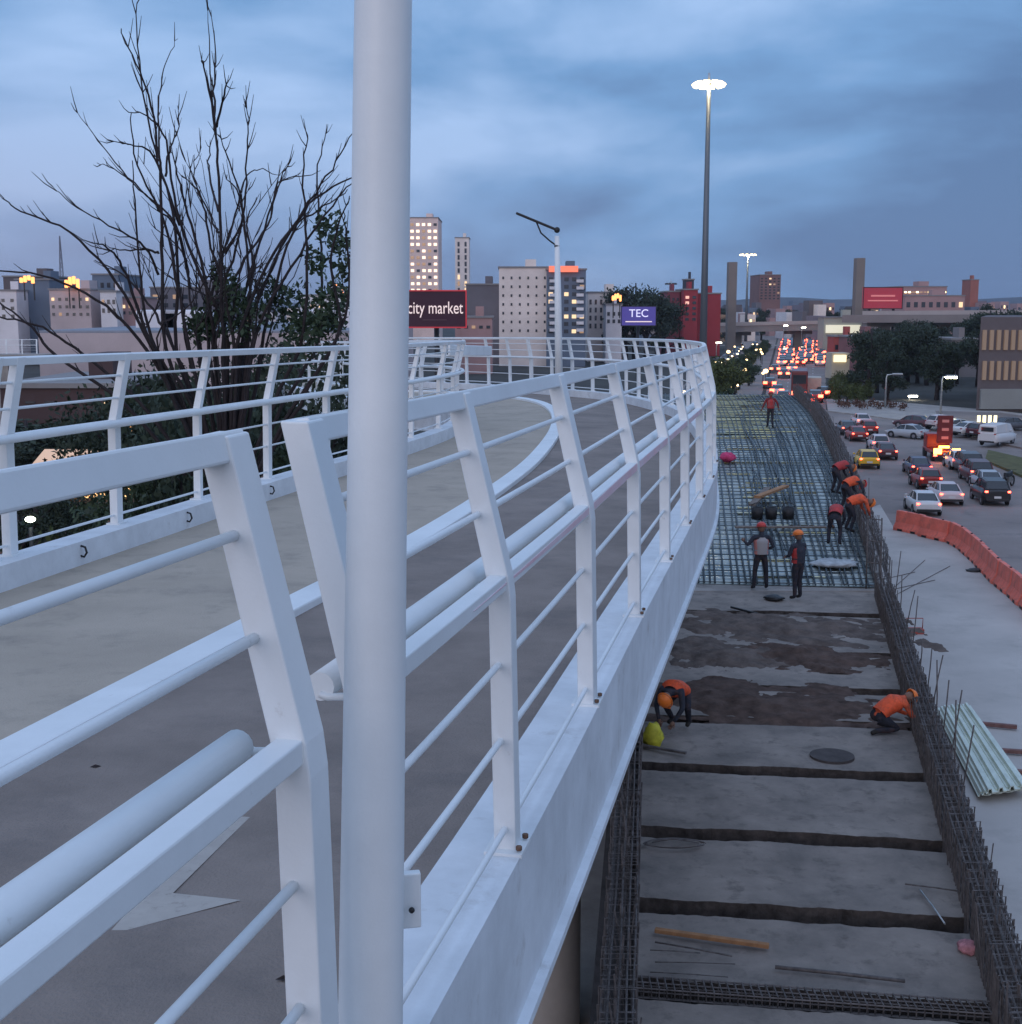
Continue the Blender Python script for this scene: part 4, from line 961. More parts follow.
# median trees between carriageways and green bushes behind the rebar mat
for k in range(16):
    y = 112+k*15; x = along(xl.x,xl.y,y)-8+rnd.uniform(-3,2); tree(2 if k%3 else 3, x+3, y, rnd.uniform(.4,.6), 'small tree on the median between the two carriageways', 'trees on the median')
for k, px in enumerate((722,731,741,751)):
    p = U(px, 402); tree(3, p.x-1, p.y+6, .95, 'yellow green bush just behind the far end of the rebar mat', 'bushes behind the rebar mat')
# left: dark trees below the inner railing
for k,(px,y,s,i,zt,lab) in enumerate([(205,24,.68,4,9.9,0),(262,22,.60,5,10.0,0),(290,27,.66,4,10.2,0),(172,27,.62,5,9.3,0),(225,29,.9,4,10.1,0),(190,35,.95,5,9.9,0),(280,33,.8,5,10.3,0),(300,45,1.0,4,10.2,0),(150,42,.9,4,9.2,0),(235,40,1.0,4,10.0,0),(262,50,1.1,5,10.1,0),(318,58,1.2,4,10.2,0),(140,25,.5,3,6.4,0),(185,20,.55,3,6.6,0),(240,19,.5,3,7.2,0),
    (-15,62,.9,4,5.2,1),(25,76,1.2,1,5.2,1),(75,78,1.2,0,4.8,1),(125,76,1.2,1,5.0,1),(175,70,1.2,0,6.5,1),(20,36,.5,3,4.6,1),(50,31,.5,3,3.9,1),(110,34,.5,3,5.0,1),(118,50,.8,4,5.6,1),(30,52,.7,5,5.4,1),(70,46,.5,3,3.6,1),(5,44,.7,4,5.6,1),(-30,34,.6,5,6.5,1)]):
    x = (px-511)/F*y; Hn = {0:8,1:10,2:6,3:5,4:8,5:10}[i]*.97
    o = tree(i, x, y, s, ('dense dark tree just below the left railing, behind the bare branches','low dark bushy tree down in the street beyond the left railing')[lab], ('dark trees below the left railing','low trees in the street at the left')[lab])
    o.scale = (s,s,zt/Hn)
# bare shrub tree with long whip branches
TD = 19.0
S5 = 2.839
broot = empty('bare_tree', UD(232,480,TD), 'tall nearly leafless tree with long whip branches behind the left railing', 'tree')
BR = [[(500,985),(505,800),(490,600),(440,430),(400,220),(385,10)],[(470,985),(460,700),(455,500),(430,300),(385,180),(340,80)],[(462,700),(455,480),(450,300),(470,180),(505,110)],[(470,500),(480,430),(505,370),(505,300)],
[(540,820),(500,640),(400,540),(310,440),(220,320)],[(510,640),(440,450),(370,410),(300,400)],[(530,760),(500,650),(430,570),(340,490),(275,462)],[(430,985),(330,800),(200,660),(60,600),(10,562)],[(450,780),(410,700),(330,650),(220,590),(150,530)],
[(410,985),(300,870),(150,790),(0,770),(-60,775)],[(240,1010),(120,930),(0,900),(-60,880)],[(160,1010),(90,930),(0,860),(-40,840)],[(450,720),(415,708),(340,710),(280,706)],[(630,900),(625,600),(612,380),(580,190),(575,180)],[(612,380),(600,250),(590,30)],
[(612,380),(608,260),(612,150),(598,30)],[(615,360),(640,250),(642,240)],[(620,600),(595,500),(595,430),(610,370)],[(620,660),(600,620),(550,500),(570,420)],[(640,800),(690,620),(700,450),(705,340),(692,280)],[(640,720),(690,600),(640,430),(620,380)],
[(680,950),(760,750),(860,600),(940,480),(1000,380)],[(700,950),(800,700),(900,560),(1010,500),(1050,470)],[(690,850),(750,650),(800,500),(820,470)],[(860,950),(870,700),(860,500),(875,380)],[(905,960),(910,700),(900,500),(925,380)],[(640,940),(560,760),(500,590),(470,400),(420,330),(365,320)],
[(730,940),(850,720),(960,560),(1000,520)],[(660,940),(600,700),(570,560),(520,500)],[(430,960),(400,800),(385,600),(375,460)],[(520,900),(470,640),(390,470),(370,320)],[(600,900),(560,700),(520,560),(500,480),(485,420)],[(710,900),(700,700),(680,560),(640,500)],
[(760,900),(830,660),(900,600),(990,540)],[(960,950),(940,760),(960,640),(995,560)],[(980,900),(985,700),(975,600)],[(640,900),(680,760),(760,640),(790,520),(860,500)],[(690,930),(720,760),(700,640),(730,560)],[(400,900),(350,760),(300,700),(262,690)],[(560,960),(540,850),(520,720),(430,640)],[(480,960),(420,860),(350,780),(270,740)],[(590,930),(620,760),(660,640),(700,500),(750,480)]]
rb_ = random.Random(17)
for q in range(26):
    x0 = 650+rb_.gauss(0,70); tx = x0+rb_.gauss(30,170); ty = rb_.uniform(430,760); mx_ = (x0+tx)/2+rb_.uniform(-40,40)
    tx = min(tx, 1010); BR.append([(x0,960),(x0+(tx-x0)*.25,860),(mx_,(900+ty)/2),(tx,ty)])
m = MB(); tw = MB(); rn = random.Random(3); tips = []
for i, b in enumerate(BR):
    dv = rn.uniform(-2.2,2.2); n = len(b)
    st = b[0]
    pts = [(650+(st[0]-650)*.25, 1350)]+[(650+(st[0]-650)*.6, 1150)]*(1 if st[1] > 890 else 0)+b if st[1] > 890 else b
    P = [UD(x/S5, y/S5, TD+dv*(j/len(pts))**1.0*(1 if st[1] > 890 else 1)) for j, (x, y) in enumerate(pts)]
    P = catmull(P, 5); n = len(P); r0 = (.034 if i < 42 else .019) if st[1] > 890 else .02
    P = [p+Vector((noise.noise(Vector((i*5,j*.7,0))),noise.noise(Vector((i*5,j*.7,9))),noise.noise(Vector((i*5,j*.7,20)))))*.035 for j, p in enumerate(P)]
    m.tube(P, [r0*(1-.82*j/(n-1)) for j in range(n)], 6)
    for q in range(4+n//5):
        j = rn.randrange(n//3, n); p = P[j]; d = (P[min(j+1,n-1)]-P[max(j-1,0)]).normalized()
        dr = (d*1.1+Vector((rn.gauss(0,.4),rn.gauss(0,.4),rn.gauss(.2,.3)))).normalized(); ln = rn.uniform(.08,.38)
        m.tube([p, p+dr*ln*.5, p+dr*ln+Vector((0,0,.05))], [.008,.006,.003], 4)
        if rn.random() < .3: tips.append(p+dr*ln)
wchild(m, 'branches', BARK, broot); tw.b.free()
m = MB()
m.tube([UD(229,560,TD)+Vector((0,0,-7)), UD(229,560,TD), UD(229,480,TD)], [.28,.22,.12], 10); wchild(m, 'trunk', BARK, broot)
m = MB()
for (x,y,r,n) in [(930,640,50,130),(965,690,45,160),(900,740,45,110),(600,905,60,180),(760,830,60,160),(830,880,90,420),(950,840,60,200),(690,900,80,300),(560,930,50,160),(930,900,80,260),(880,950,80,300),(650,820,50,90),(990,760,50,150),(620,780,40,60)]:
    leafcloud(m, UD(x/S5,y/S5,TD+rn.uniform(-1,1)), r/S5*TD/F*1.15, n, .055, rn)
wchild(m, 'leaves', LEAF, broot, fix=False)
# ------------------------------------------------------------ buildings
def bmat(n, c, v=.12): return mat('wall_'+n, c, .85, var=v, scale=.15)
WM = None
def building(name, label, x0, x1, yt, d, depth, wm, cols=0, rows=0, ytop_w=None, ybot=None, lit=.3, litm=None, ww=.5, wh=.5, group=None, roof=True, cat='building', rotz=0, base=0, ymax=None):
    a = UD(x0, yt, d); b = UD(x1, yt, d); W = b.x-a.x; H = a.z-base; cx = (a.x+b.x)/2
    root = empty(name, (cx, d+depth/2, base), label, cat, group, rotz)
    MB().box((0,0,H/2), (W,depth,H)).build('walls', wm, root)
    if roof:
        m = MB(); m.box((0,0,H+.15), (W+.4,depth+.4,.3)); m.build('parapet', bmat('trim', (.25,.24,.24)), root)
        m = MB(); m.box((W*.15,0,H+1.1),(W*.22,depth*.3,1.6)); m.build('roof_box', wm, root)
    if cols:
        zt = H-1.0; zb = max(1.5, (UD(x0, ymax or 345, d).z-base))
        rn = random.Random(int(x0*3+yt)); dx = W/cols; dz = (zt-zb)/rows
        mW = MB().box((0,0,0),(dx*ww,.16,dz*wh)); mo = mW.build('window', WIN_D, root); mo.location = (-W/2+dx*.5, -depth/2, zb+dz*.5)
        me2 = mo.data.copy(); me2.materials.clear(); me2.materials.append(litm or WIN_W); me3 = mo.data.copy(); me3.materials.clear(); me3.materials.append(emit('window_dim',(1,.6,.35),.35,(.1,.09,.08)))
        for i in range(cols):
            for j in range(rows):
                if i == 0 and j == 0: continue
                o = bpy.data.objects.new('window', (me2 if rn.random() < .65 else me3) if rn.random() < lit else mo.data); COL.objects.link(o); o.parent = root; o.location = (-W/2+dx*(i+.5), -depth/2, zb+dz*(j+.5))
    return root
CREAM = bmat('cream', (.82,.72,.66)); WHT = bmat('white', (.72,.70,.72)); GRY = bmat('grey', (.16,.15,.17)); DRK = bmat('dark', (.06,.06,.075)); REDW = bmat('red', (.33,.045,.055)); PNK = bmat('pink', (.40,.25,.24)); BRN = bmat('brown', (.13,.11,.115)); TEAL = bmat('bluegrey', (.14,.18,.24))
GLOWW = emit('lit_facade', (1,.62,.42), .30, (.5,.4,.35)); GLOWO = emit('orange_sign', (1,.33,.10), 2.4, (.4,.15,.05)); GLOWC = emit('cream_floodlit', (1,.72,.55), .10, (.45,.4,.36))
building('hotel_tower', 'tall hotel tower with rows of bright windows left of the billboard', 409,438,218,420,22,bmat('warm',(.78,.60,.54)),5,12,lit=.75,ww=.55,wh=.4,litm=emit('hotel_window',(1,.75,.55),1.6),ymax=300)
building('slim_tower', 'slim pale tower standing alone right of the hotel tower', 455,469,238,480,12,CREAM,2,9,lit=.2,ww=.3,wh=.7,ymax=300)
building('apartment_block', 'dark plain block behind the billboard', 466,500,285,260,25,GRY,0,0)
building('low_building', 'low pale building in front of the dark plain block', 455,492,318,220,12,PNK,5,1,lit=.1,ymax=330)
building('apartment_block', 'broad cream block with few windows in the centre of the skyline', 499,549,268,250,25,CREAM,6,7,lit=.10,ww=.22,wh=.3,ymax=335)
r = building('apartment_block', 'grey balcony block with red lit top right of the cream block', 547,586,270,247,20,TEAL,5,8,lit=.25,ww=.55,wh=.5,ymax=335)
m = MB(); a = UD(549,266,246.6); b = UD(578,272,246.6); m.box(((a.x+b.x)/2,246.6,(a.z+b.z)/2),(b.x-a.x,1.2,a.z-b.z)); wchild(m, 'red_sign', emit('red_roof_sign',(1,.22,.12),.9,(.4,.08,.06)), r)
for k in range(8):
    for xx in (553,580):
        m = MB(); q = UD(xx, 281+k*7, 246.5); m.box((q.x,246.4,q.z),(1.3,1.2,.55)); wchild(m, 'balcony', WHT, r)
building('apartment_block', 'pale apartment block with an orange lamp at its roof corner', 588,625,293,270,18,CREAM,7,4,lit=.25,ww=.4,wh=.6,ymax=330)
building('apartment_block', 'small cream house front left of the purple billboard', 606,622,305,262,10,WHT,3,2,lit=.2,ymax=325)
building('apartment_block', 'narrow dark red block left of the bright red block', 667,680,292,300,14,bmat('wine',(.22,.06,.08)),3,5,lit=.1,ymax=325)
building('apartment_block', 'bright red block with small lit signs behind the tall mast', 684,698,290,295,14,REDW,2,5,lit=.5,litm=emit('pink_window',(1,.5,.4),1.0),ymax=322)
building('apartment_block', 'wide bright red wall building right behind the tall mast', 698,721,294,300,14,REDW,0,0)
building('church_tower', 'small dark stepped tower on top of the red blocks', 686,694,280,310,6,DRK,0,0)
building('concrete_pylon', 'tall plain concrete pylon rising left of the far lit mast', 729,737.5,262,330,3,bmat('pylon',(.22,.19,.17)),0,0,roof=False,cat='pylon')
building('concrete_pylon', 'tall plain concrete pylon beside the red billboard', 857,865.5,258,330,3,bmat('pylon',(.22,.19,.17)),0,0,roof=False,cat='pylon')
building('office_tower', 'square brownish office tower on the skyline between the two pylons', 760,781,275,620,25,bmat('rust',(.22,.12,.11)),5,8,lit=.1,ww=.5,wh=.5,ymax=300)
building('office_building', 'long building with two rows of yellow lit windows behind the red billboard', 900,947,287,420,20,PNK,12,2,lit=.97,litm=emit('yellow_strip',(1,.8,.35),5),ww=.6,wh=.36,ymax=298)
building('low_building', 'pale long low building under the yellow windows', 905,965,296,400,14,PNK,8,1,lit=.1,ymax=310)
building('brick_tower', 'small reddish tower far off at the right above the trees', 971,979,280,520,10,bmat('brick',(.35,.13,.10)),0,0)
building('brown_building', 'big brown building with two rows of tall lit windows at the right edge', 981,1075,317,140,30,BRN,0,0,roof=False)
r_ = [o for o in COL.objects if o.name.startswith('brown_building')][-1]; w_ = [c for c in r_.children][0] if r_.children else [o for o in COL.objects if o.parent == r_][0]
for v in w_.data.vertices:
    if v.co.y > 0: v.co.x += 30*.38
# its tall slit windows and pale base band
r = r_; bpy.context.view_layer.update()
for row, (ya, yb) in enumerate(((330,350),(361,380))):
    for k in range(12):
        a = UD(983+k*7.2, ya, 139.9); b = UD(985.6+k*7.2, yb, 139.9); m = MB(); m.box(((a.x+b.x)/2,139.9,(a.z+b.z)/2),(b.x-a.x,.3,a.z-b.z)); wchild(m, 'window', emit('slit_window',(1,.62,.34),.09,(.2,.16,.13)), r)
a = UD(981,389,139.7); b = UD(1075,409,139.7); m = MB(); m.box(((a.x+b.x)/2,139.8,(a.z+b.z)/2),(b.x-a.x,.5,a.z-b.z)); wchild(m, 'base_band', bmat('palegrey',(.26,.27,.26)), r)
# lit petrol-station-like market beside the avenue
r = building('market_hall', 'wide low hall with floodlit white front beyond the overpass', 824,862,318,310,6,bmat('hall',(.42,.42,.36)),0,0)
m = MB(); a = UD(826,325,309.8); b = UD(860,333,309.8); m.box(((a.x+b.x)/2,309.8,(a.z+b.z)/2),(b.x-a.x,.4,a.z-b.z)); wchild(m, 'lit_front', emit('hall_front',(1,.95,.7),.55,(.5,.5,.45)), r)
building('red_shop', 'small red shop with lit front right of the avenue queue', 834,858,337,245,5,bmat('shopred',(.4,.09,.08)),4,1,lit=.4,ymax=352)
r = building('shop', 'little shop with glowing cream front just right of the avenue', 832,850,353,205,4,bmat('shopcream',(.5,.45,.35)),0,0,roof=False)
m = MB(); a = UD(834,355,204.8); b = UD(846,362,204.8); m.box(((a.x+b.x)/2,204.8,(a.z+b.z)/2),(b.x-a.x,.3,a.z-b.z)); wchild(m, 'lit_front', emit('shop_front',(1,.85,.5),1.2,(.5,.4,.3)), r)
building('red_shop', 'second reddish shop behind the dark wood edge', 856,884,338,230,12,bmat('shoppink',(.25,.12,.12)),4,1,lit=.2,ymax=352)
building('shed', 'pale shed seen through the trees left of the brown building', 952,978,340,210,10,bmat('shed',(.22,.2,.2)),3,1,lit=.2)
# left side
building('white_block', 'white block at the far left edge of the skyline', -20,16,291,250,16,WHT,4,3,lit=.05,ww=.35,wh=.4,ymax=320)
building('dark_block', 'dark blue grey block between the two white blocks at the far left', 15,49,280,256,16,TEAL,0,0)
r = building('dark_block', 'brown flat roofed block behind the dark blue grey block at the far left', 3,50,277,275,14,BRN,0,0)
building('white_block', 'pinkish white block with small windows under the orange glow at the left', 49,90,290,248,16,bmat('pinkwhite',(.5,.42,.42)),6,3,lit=.1,ww=.4,wh=.4,ymax=318)
building('dark_block', 'stepped dark block right of the orange glow at the left', 92,118,275,262,16,TEAL,4,3,lit=.1,ymax=310)
building('white_block', 'small pale block half behind the bare branches at the left', 100,116,292,246,12,WHT,3,2,lit=.1,ymax=315)
building('pink_house', 'low salmon house behind the bare branches', 113,140,298,250,12,PNK,4,2,lit=.15,ymax=316)
building('city_block', 'grey city block seen through the tree branches', 150,230,288,300,16,GRY,8,3,lit=.15,ymax=318)
building('city_block', 'pale city block right of the tree, beside the white pole', 300,350,296,240,16,WHT,6,3,lit=.1,ymax=325)
for k, (px, py, w2, h2, lab) in enumerate([(27,279,16,9,'round orange lit roof sign above the dark block at the far left'),(72,282,16,14,'bright orange lit roof sign above the pinkish white block'),(617,297,11,9,'glowing orange globe sign at the corner of the pale apartment block'),(338,290,12,16,'warm lit sign seen through the leaves next to the white pole')]):
    dd = 246; c = UD(px,py,dd); s_ = dd/F; m = MB()
    root = empty('roof_sign', (c.x,dd,c.z-h2*s_/2), lab, 'sign')
    for t in range(4): m.box(((-.5+.25*t+.1)*w2*s_*.9, .1*t, h2*s_*(.5+.13*((t*7)%3-1))), (w2*s_*.2,.5,h2*s_*(.55+.15*(t%2))))
    m.build('letters', GLOWO, root, bevel=.15)
    m = MB()
    for x in (-.3,.3): m.box((x*w2*s_,.9,-1.2),(.2,.2,h2*s_+2))
    m.build('frame', BLACKP, root)
# flat pale warehouse
r = empty('warehouse', (UD(170,333,128).x,128,0), 'large warehouse with flat grey roof and pale front behind the left railing', 'warehouse'); a = UD(38,333,128); b = UD(352,333,128)
bpy.context.view_layer.update(); m = MB(); m.box(((a.x+b.x)/2, 168, a.z/2), (b.x-a.x,80,a.z)); wchild(m, 'walls', bmat('warehouse',(.5,.42,.42)), r)
m = MB(); m.box(((a.x+b.x)/2, 168, a.z+.12), (b.x-a.x+.3,79,.2)); wchild(m, 'roof', bmat('roofgrey',(.24,.26,.3)), r)
for xx in (140,165,310,325):
    q = UD(xx,333,140); m = MB(); m.box((q.x,150,q.z+1.2),(5,6,2.4)); wchild(m, 'skylight', WHT, r, bevel=.4)
building('house_row', 'red brown roofed house row just beyond the trees at the left', 0,118,388,80,14,bmat('rowred',(.08,.05,.05)),6,1,lit=.2,ymax=400)
# lit cafe below at the left
p = UD(85,462,62); r = empty('cafe_kiosk', (p.x,62,0), 'small kiosk glowing orange below the left railing', 'kiosk')
r.scale = (.62,.7,.85); MB().box((0,4,2.0),(7.5,5,4.0)).build('walls', BRN, r); m = MB(); m.box((0,1.25,2.9),(6,.3,1.3)); m.build('lit_front', emit('kiosk_front',(1,.55,.22),2.2,(.5,.3,.2)), r)
m = MB(); m.loft([[(-3.6,-1.5,4.3),(3.6,-1.5,4.3),(3.6,1.4,5.0),(-3.6,1.4,5.0)],[(-3.6,-1.5,4.2),(3.6,-1.5,4.2),(3.6,1.4,4.9),(-3.6,1.4,4.9)]]); m.build('awning', emit('awning_glow',(1,.6,.3),.35,(.6,.4,.3)), r)
p = UD(147,438,70); r = empty('market_stall', (p.x,70,0), 'small orange lit stall with dark umbrella pole right of the kiosk', 'stall')
m = MB(); m.loft([[(math.cos(a*.785)*q,math.sin(a*.785)*q,z) for a in range(8)] for z,q in ((4.2,2.2),(5.0,.2))]); m.build('umbrella', emit('stall_glow',(1,.5,.2),1.6,(.5,.2,.1)), r)
m = MB(); m.tube([(0,0,0),(0,0,5)],.05,6); m.box((0,0,.5),(2,1,1)); m.build('pole', BLACKP, r)
p = UD(30,515,30); r = empty('garden_lamp', (p.x,30,0), 'bright white garden lamp among the leaves low at the left', 'lamp')
m = MB(); m.tube([(0,0,0),(0,0,p.z-.3)],.05,6); m.build('pole', BLACKP, r); m = MB(); m.sphere((0,0,p.z-.1),.10,1.2,1,.7,10); m.build('globe', emit('lamp_white',(.9,1,.8),9), r)
# radio tower
q = 520; t0 = UD(62,282,q); r = empty('radio_tower', (t0.x,q,0), 'thin lattice radio tower on the left skyline', 'tower'); tz = UD(62,236,q).z; m = MB()
for k in range(12):
    z0 = tz*k/12; z1 = tz*(k+1)/12; w0 = 2.6*(1-k/13); w1 = 2.6*(1-(k+1)/13)
    for sx, sy_ in ((-1,-1),(1,-1),(1,1),(-1,1)):
        m.tube([(sx*w0/2,sy_*w0/2,z0),(sx*w1/2,sy_*w1/2,z1)],.13,4)
    m.tube([(-w0/2,-w0/2,z0),(w1/2,-w1/2,z1)],.09,4); m.tube([(w0/2,-w0/2,z0),(-w1/2,-w1/2,z1)],.09,4)
m.build('lattice', mat('tower_grey',(.2,.2,.24)), r)
# billboards
def text(body, size, m_, parent, loc, rot=(R(90),0,0), ext=.02, align='CENTER', sx=1, shear=0):
    cu = bpy.data.curves.new('t','FONT'); cu.body = body; cu.size = size; cu.extrude = ext; cu.align_x = align; cu.align_y = 'CENTER'; cu.shear = shear
    o = bpy.data.objects.new('t', cu); COL.objects.link(o); bpy.context.view_layer.update()
    me = bpy.data.meshes.new_from_object(o.evaluated_get(bpy.context.evaluated_depsgraph_get())); bpy.data.objects.remove(o)
    me.materials.clear(); me.materials.append(m_); o = bpy.data.objects.new('lettering', me); COL.objects.link(o); o.parent = parent; o.location = loc; o.rotation_euler = rot; o.scale = (sx,1,1); return o
def billboard(label, x0, x1, y0, y1, d, face, legs=1, frame=BLACKP, depth=.6):
    a = UD(x0,y0,d); b = UD(x1,y1,d); cx = (a.x+b.x)/2; W = b.x-a.x; H = a.z-b.z
    r = empty('billboard', (cx,d,0), label, 'billboard'); zc = (a.z+b.z)/2
    MB().box((0,0,zc),(W,depth,H)).build('panel', face, r); m = MB()
    t = H*.035
    for z in (-H/2+t/2,H/2-t/2): m.box((0,-depth/2-.03,zc+z),(W,.1,t))
    for x in (-W/2+t/2,W/2-t/2): m.box((x,-depth/2-.03,zc),(t,.1,H-2*t))
    m.build('frame', frame, r)
    for k in range(legs):
        x = 0 if legs == 1 else (-W*.3+.6*W*k/(legs-1)); m = MB(); m.tube([(x,.6,0),(x,.6,b.z)], max(.22,W*.035), 10); m.build('leg', BLACKP, r)
    return r, W, H, zc
WT = emit('sign_white',(1,.75,.7),.5,(.7,.65,.62))
r, W, H, zc = billboard('dark red billboard reading city market left of the centre', 405,467,290,328, 110, mat('billboard_wine',(.05,.012,.03),.5), frame=emit('red_frame',(.8,.05,.08),.28,(.3,.02,.03)))
text('city market', H*.46, WT, r, (-.05,-.36,zc+H*.02), sx=.70); text('————————', H*.10, mat('faint_text',(.3,.2,.22)), r, (-W*.02,-.36,zc-H*.28), sx=.8)
r, W, H, zc = billboard('blue purple billboard with white letters TEC below the orange globe', 621,656,306,326, 200, emit('billboard_blue',(.10,.08,.40),.35,(.05,.04,.2)))
text('TEC', H*.55, emit('tec_white',(.75,.72,1),.7,(.5,.5,.6)), r, (0,-.36,zc+H*.12), sx=1.0); m = MB(); m.box((0,-.36,zc-H*.28),(W*.75,.06,H*.05)); m.build('underline', WT, r)
r, W, H, zc = billboard('crimson billboard on posts beside the right hand pylon', 863,902,287,309, 300, emit('billboard_red',(.7,.06,.10),.14,(.35,.03,.05)), legs=2)
m = MB(); m.box((0,-.36,zc+H*.1),(W*.6,.06,H*.08)); m.box((0,-.36,zc-H*.12),(W*.75,.06,H*.06)); m.build('faint_stripes', emit('billboard_pink',(1,.3,.3),.3,(.5,.15,.15)), r)
# ------------------------------------------------------------ overpass
def overpass(label, xa, ya, da, xb, yb, db, th, ymat, piers):
    A = UD(xa,ya,da); B = UD(xb,yb,db); r = empty('overpass', ((A.x+B.x)/2,(da+db)/2,0), label, 'bridge'); bpy.context.view_layer.update()
    m = MB(); m.beam(A-Vector((0,-5,th/2)), B-Vector((0,-5,th/2)), 11, th); wchild(m, 'deck', ymat, r)
    m = MB(); m.beam(A+Vector((0,-.6,.45)), B+Vector((0,-.6,.45)), .3, .9); wchild(m, 'parapet', bmat('parapet',(.42,.37,.35)), r)
    for k in range(piers):
        q = A.lerp(B, (k+.5)/piers); m = MB(); m.box((q.x,q.y+5,(q.z-th)/2),(2.2,1.6,q.z-th)); m.box((q.x,q.y+5,q.z-th-.5),(7,1.8,.9)); wchild(m, 'pier', bmat('pier',(.2,.19,.18)), r)
    return r
OM = bmat('overpass',(.26,.23,.22))
overpass('long concrete overpass crossing the avenue at the horizon', 588,329,345, 1150,317,335, 1.6, OM, 9)
overpass('nearer concrete flyover running to the right above the dark trees', 862,315,300, 1130,314,255, 1.7, OM, 4)
for k in range(9):
    px = 600+k*30+rnd.uniform(-6,6); q = UD(px, 328-(px-588)*.02, 350)
    if k in (4,): continue
    o = T[k%3].copy(); COL.objects.link(o); o.location = (q.x, 351, UD(588,329,345).z+(k*.06)); o.rotation_euler.z = R(90)
    tag(o, 'tiny car driving along the top of the long overpass', 'car', 'cars on the overpass')
# ------------------------------------------------------------ masts and street lamps
LAMPY = emit('mast_flood', (1,.74,.34), 4)
def mast(label, px, ytop, d, r0, hw, dark=True):
    t = UD(px,ytop,d); r = empty('light_mast', (t.x,d,0), label, 'light mast'); H = t.z; n = 10
    m = MB(); m.tube([(0,0,0),(0,0,H*.5),(0,0,H)],[r0,r0*.75,r0*.45],14); m.build('mast', mat('mast_steel',(.14,.16,.18),.5,.5), r)
    m = MB(); m.tube([(hw*.7*math.cos(2*math.pi*k/16),hw*.7*math.sin(2*math.pi*k/16),H-.2) for k in range(17)], .08, 6, cap=False)
    for k in range(4): a = k*math.pi/2; m.tube([(0,0,H-.1),(hw*.7*math.cos(a),hw*.7*math.sin(a),H-.2)],.06,5)
    m.tube([(0,0,H),(0,0,H+.9)],.12,8); m.build('ring', GALV, r)
    for k in range(n):
        a = 2*math.pi*k/n; m = MB(); M_ = Matrix.Translation((hw*.85*math.cos(a),hw*.85*math.sin(a),H-.25)) @ Matrix.Rotation(a,4,'Z') @ Matrix.Rotation(R(35),4,'Y')
        m.box((0,0,0),(.5,.7,.35),M=M_); f = m.build('floodlight', LAMPY, r, bevel=.05)
    m = MB(); m.sphere((0,0,H-.55), hw*.16, 1,1,.7, 10); m.build('added_bulb', emit('mast_core', (1,.8,.5), 500), r)  # added inner bulb, gives the mast's light in place of the floodlights
    return r
mast('very tall light mast with glowing ring of floodlights in the middle of the view', 709,82,143,.45,1.75)
mast('far lit light mast between the two pylons', 748,254,430,.5,2.9)
mast('tiny far mast with unlit lamp head above the narrow dark red block', 671,283,420,.3,2.0)
for o in list(COL.objects):
    if o.name.startswith(('floodlight','added_bulb')) and o.parent and 'tiny' in o.parent['label']: o.data.materials[0] = BLACKP
def street_lamp(label, px, yb, yt, lit, armdir=1, s=1, glow=None):
    b = U(px,yb); t = UD(px,yt,b.y); r = empty('street_lamp', b, label, 'street lamp'); H = t.z
    m = MB(); m.tube([(0,0,0),(0,0,H-.5),(.1*armdir,0,H-.1),(1.2*armdir,0,H)],[.11,.08,.07,.05],8); m.build('pole', GALV, r)
    m = MB(); m.box((1.5*armdir,0,H),(1.1,.35,.18)); m.build('lamp_head', GALV, r, bevel=.04)
    m = MB(); m.box((1.5*armdir,0,H-.14),(1.0,.4,.18)); m.build('lamp_lens', glow if lit else WIN_D, r)
    return r
YG = emit('street_glow',(1,.95,.55),30); WG = emit('white_glow',(1,.9,.7),22)
street_lamp('lit street lamp with yellow white light in front of the dark wood', 940,421,376,True,.6,glow=YG)
street_lamp('unlit street lamp left of the yellow lit one before the dark wood', 885,409,374,False,.8)
for k,(px,yb,yt,lab) in enumerate([(697,356,331,'street lamp with pale light just left of the tall mast foot'),(690,356,331,'street lamp next to the one at the tall mast foot, on its left'),(716,365,342,'bright street lamp just right of the far railing bend'),(783,352,325,'street lamp under the overpass above the queue'),(801,352,327,'street lamp right of the other one above the queue'),(642,352,330,'street lamp under the purple billboard'),(909,400,395,'low bright lamp by the kerb left of the yellow lit street lamp')]):
    street_lamp(lab, px,yb,yt,True,.3,glow=WG)
# lit bollards
for k in range(4):
    p = U(978+k*5.5,434,.2); m = MB(); m.tube([(0,0,0),(0,0,1.6)], .14, 10); m.build('lit_bollard', emit('bollard_glow',(1,.85,.45),2.0), label='yellow lit post in the short row behind the white van', cat='bollard', group='lit posts behind the white van', loc=None).location = p
# oncoming side glow signs, small lamps among median trees
for k in range(16):
    px = rnd.uniform(720,766); py = rnd.uniform(346,388); dd = U(px,py+10).y; p = UD(px,py,dd)
    r = empty('street_lantern', (p.x,dd,0), 'small warm street lantern among the median trees left of the avenue', 'lantern', 'lanterns left of the avenue')
    m = MB(); m.tube([(0,0,0),(0,0,p.z)],.06,6); m.build('post', BLACKP, r); m = MB(); m.sphere((0,0,p.z+.2), (.22 if k%4 else .4), 1,1,.8,8); m.build('globe', emit('lantern_glow',(1,.65,.3),4), r)
# people-like: small stalls on the far pavement
for k in range(14):
    p = U(836+k*5.2+rnd.uniform(-1,1), 405+k*.35+rnd.uniform(-2,3), .13)
    if k%3 == 0: continue
    m = MB(); leafcloud(m, Vector((0,0,.45)), .7, 120, .13, rnd, .8)
    o = m.build('shrub', mat('dry_shrub',(.10,.05,.035),.9,var=.4,scale=3), label='small dry reddish shrub on the far pavement by the bend', cat='shrub', group='dry shrubs on the far pavement'); o.location = p
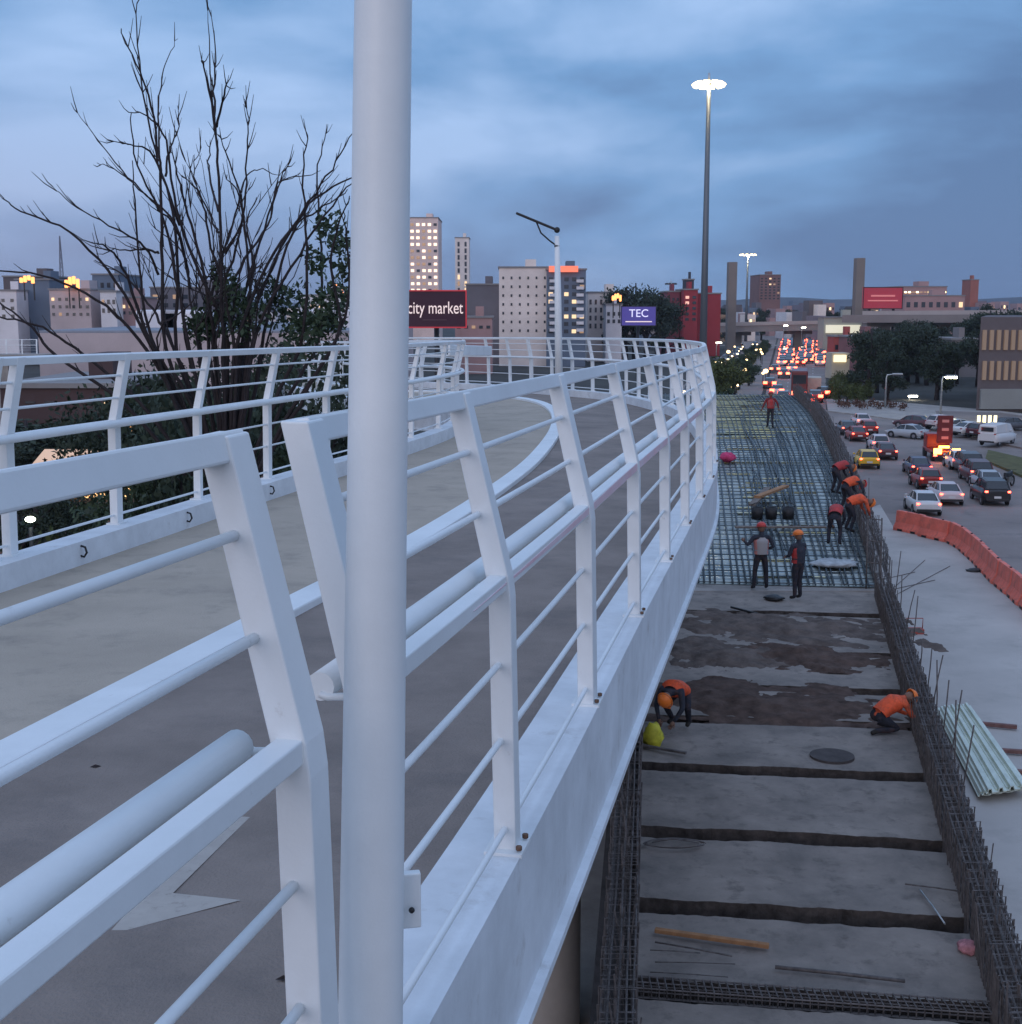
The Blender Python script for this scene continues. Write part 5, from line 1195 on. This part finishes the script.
# ------------------------------------------------------------ far city carpet
rn = random.Random(21)
WMS = [CREAM, WHT, GRY, PNK, BRN, TEAL, bmat('ochre',(.3,.2,.13)), bmat('dusk',(.2,.17,.2))]
spans = [(585,1022,300,306),(585,1022,306,316),(640,870,302,318),(0,400,306,318)]
k = 0
for x0,x1,yt0,yt1 in spans:
    for i in range(34):
        px = rn.uniform(x0,x1); w_ = rn.uniform(5,15); yt = rn.uniform(yt0,yt1); d = rn.uniform(430,900) if yt0 < 305 else rn.uniform(370,520)
        big = rn.random() < .5
        building('distant_building', 'small blocky house in the distant low city along the horizon', px,px+w_,yt,d,rn.uniform(8,20),WMS[rn.randrange(8)],3 if big else 0,1 if big else 0,lit=.45,litm=WIN_Y if rn.random()<.3 else WIN_W,ww=.5,wh=.4,group='houses of the distant city',roof=False,ymax=yt+9)
for k in range(46):
    px = rn.uniform(590,1030); d = rn.uniform(360,620); x = (px-511)/F*d; tree(k%2, x, d, rn.uniform(1.0,1.35), 'distant dark tree among the city houses on the horizon', 'distant trees among the houses')
for (px,d,s) in [(625,268,1.9),(634,270,2.0),(645,265,1.9),(656,268,1.8),(662,275,1.7),(985,230,1.5),(995,235,1.6),(1008,240,1.5),(1018,238,1.4),(975,240,1.3)]:
    x = (px-511)/F*d; tree(1, x, d, s*.85, 'large dark tree rising above the roofs', 'large trees above the roofs')
# far ridge
m = MB(); pts = []
for i in range(81):
    x = -2600+65*i; z = 24+10*noise.noise(Vector((x*.002,0,0)))+8*noise.noise(Vector((x*.006,3,0)))+(6 if x > 500 else 0); pts.append((x,z))
m.loft([[(x,2500,0),(x,2700,z),(x,3300,z*.8),(x,3500,0)] for x, z in pts]); m.build('hills', mat('hill',(.06,.07,.09),.95,var=.3,scale=.01), kind='structure')
# ------------------------------------------------------------ evening air
hm = bpy.data.materials.new('haze'); hm.use_nodes = True; hn = hm.node_tree; hn.nodes.clear()
ho = hn.nodes.new('ShaderNodeOutputMaterial'); hv = hn.nodes.new('ShaderNodeVolumePrincipled'); hv.inputs['Color'].default_value = (.75,.83,.95,1); hv.inputs['Density'].default_value = .00014; hv.inputs['Anisotropy'].default_value = .3
hn.links.new(hv.outputs[0], ho.inputs['Volume'])
MB().box((0,2600,60), (7400,6900,122)).build('haze', hm, kind='stuff')
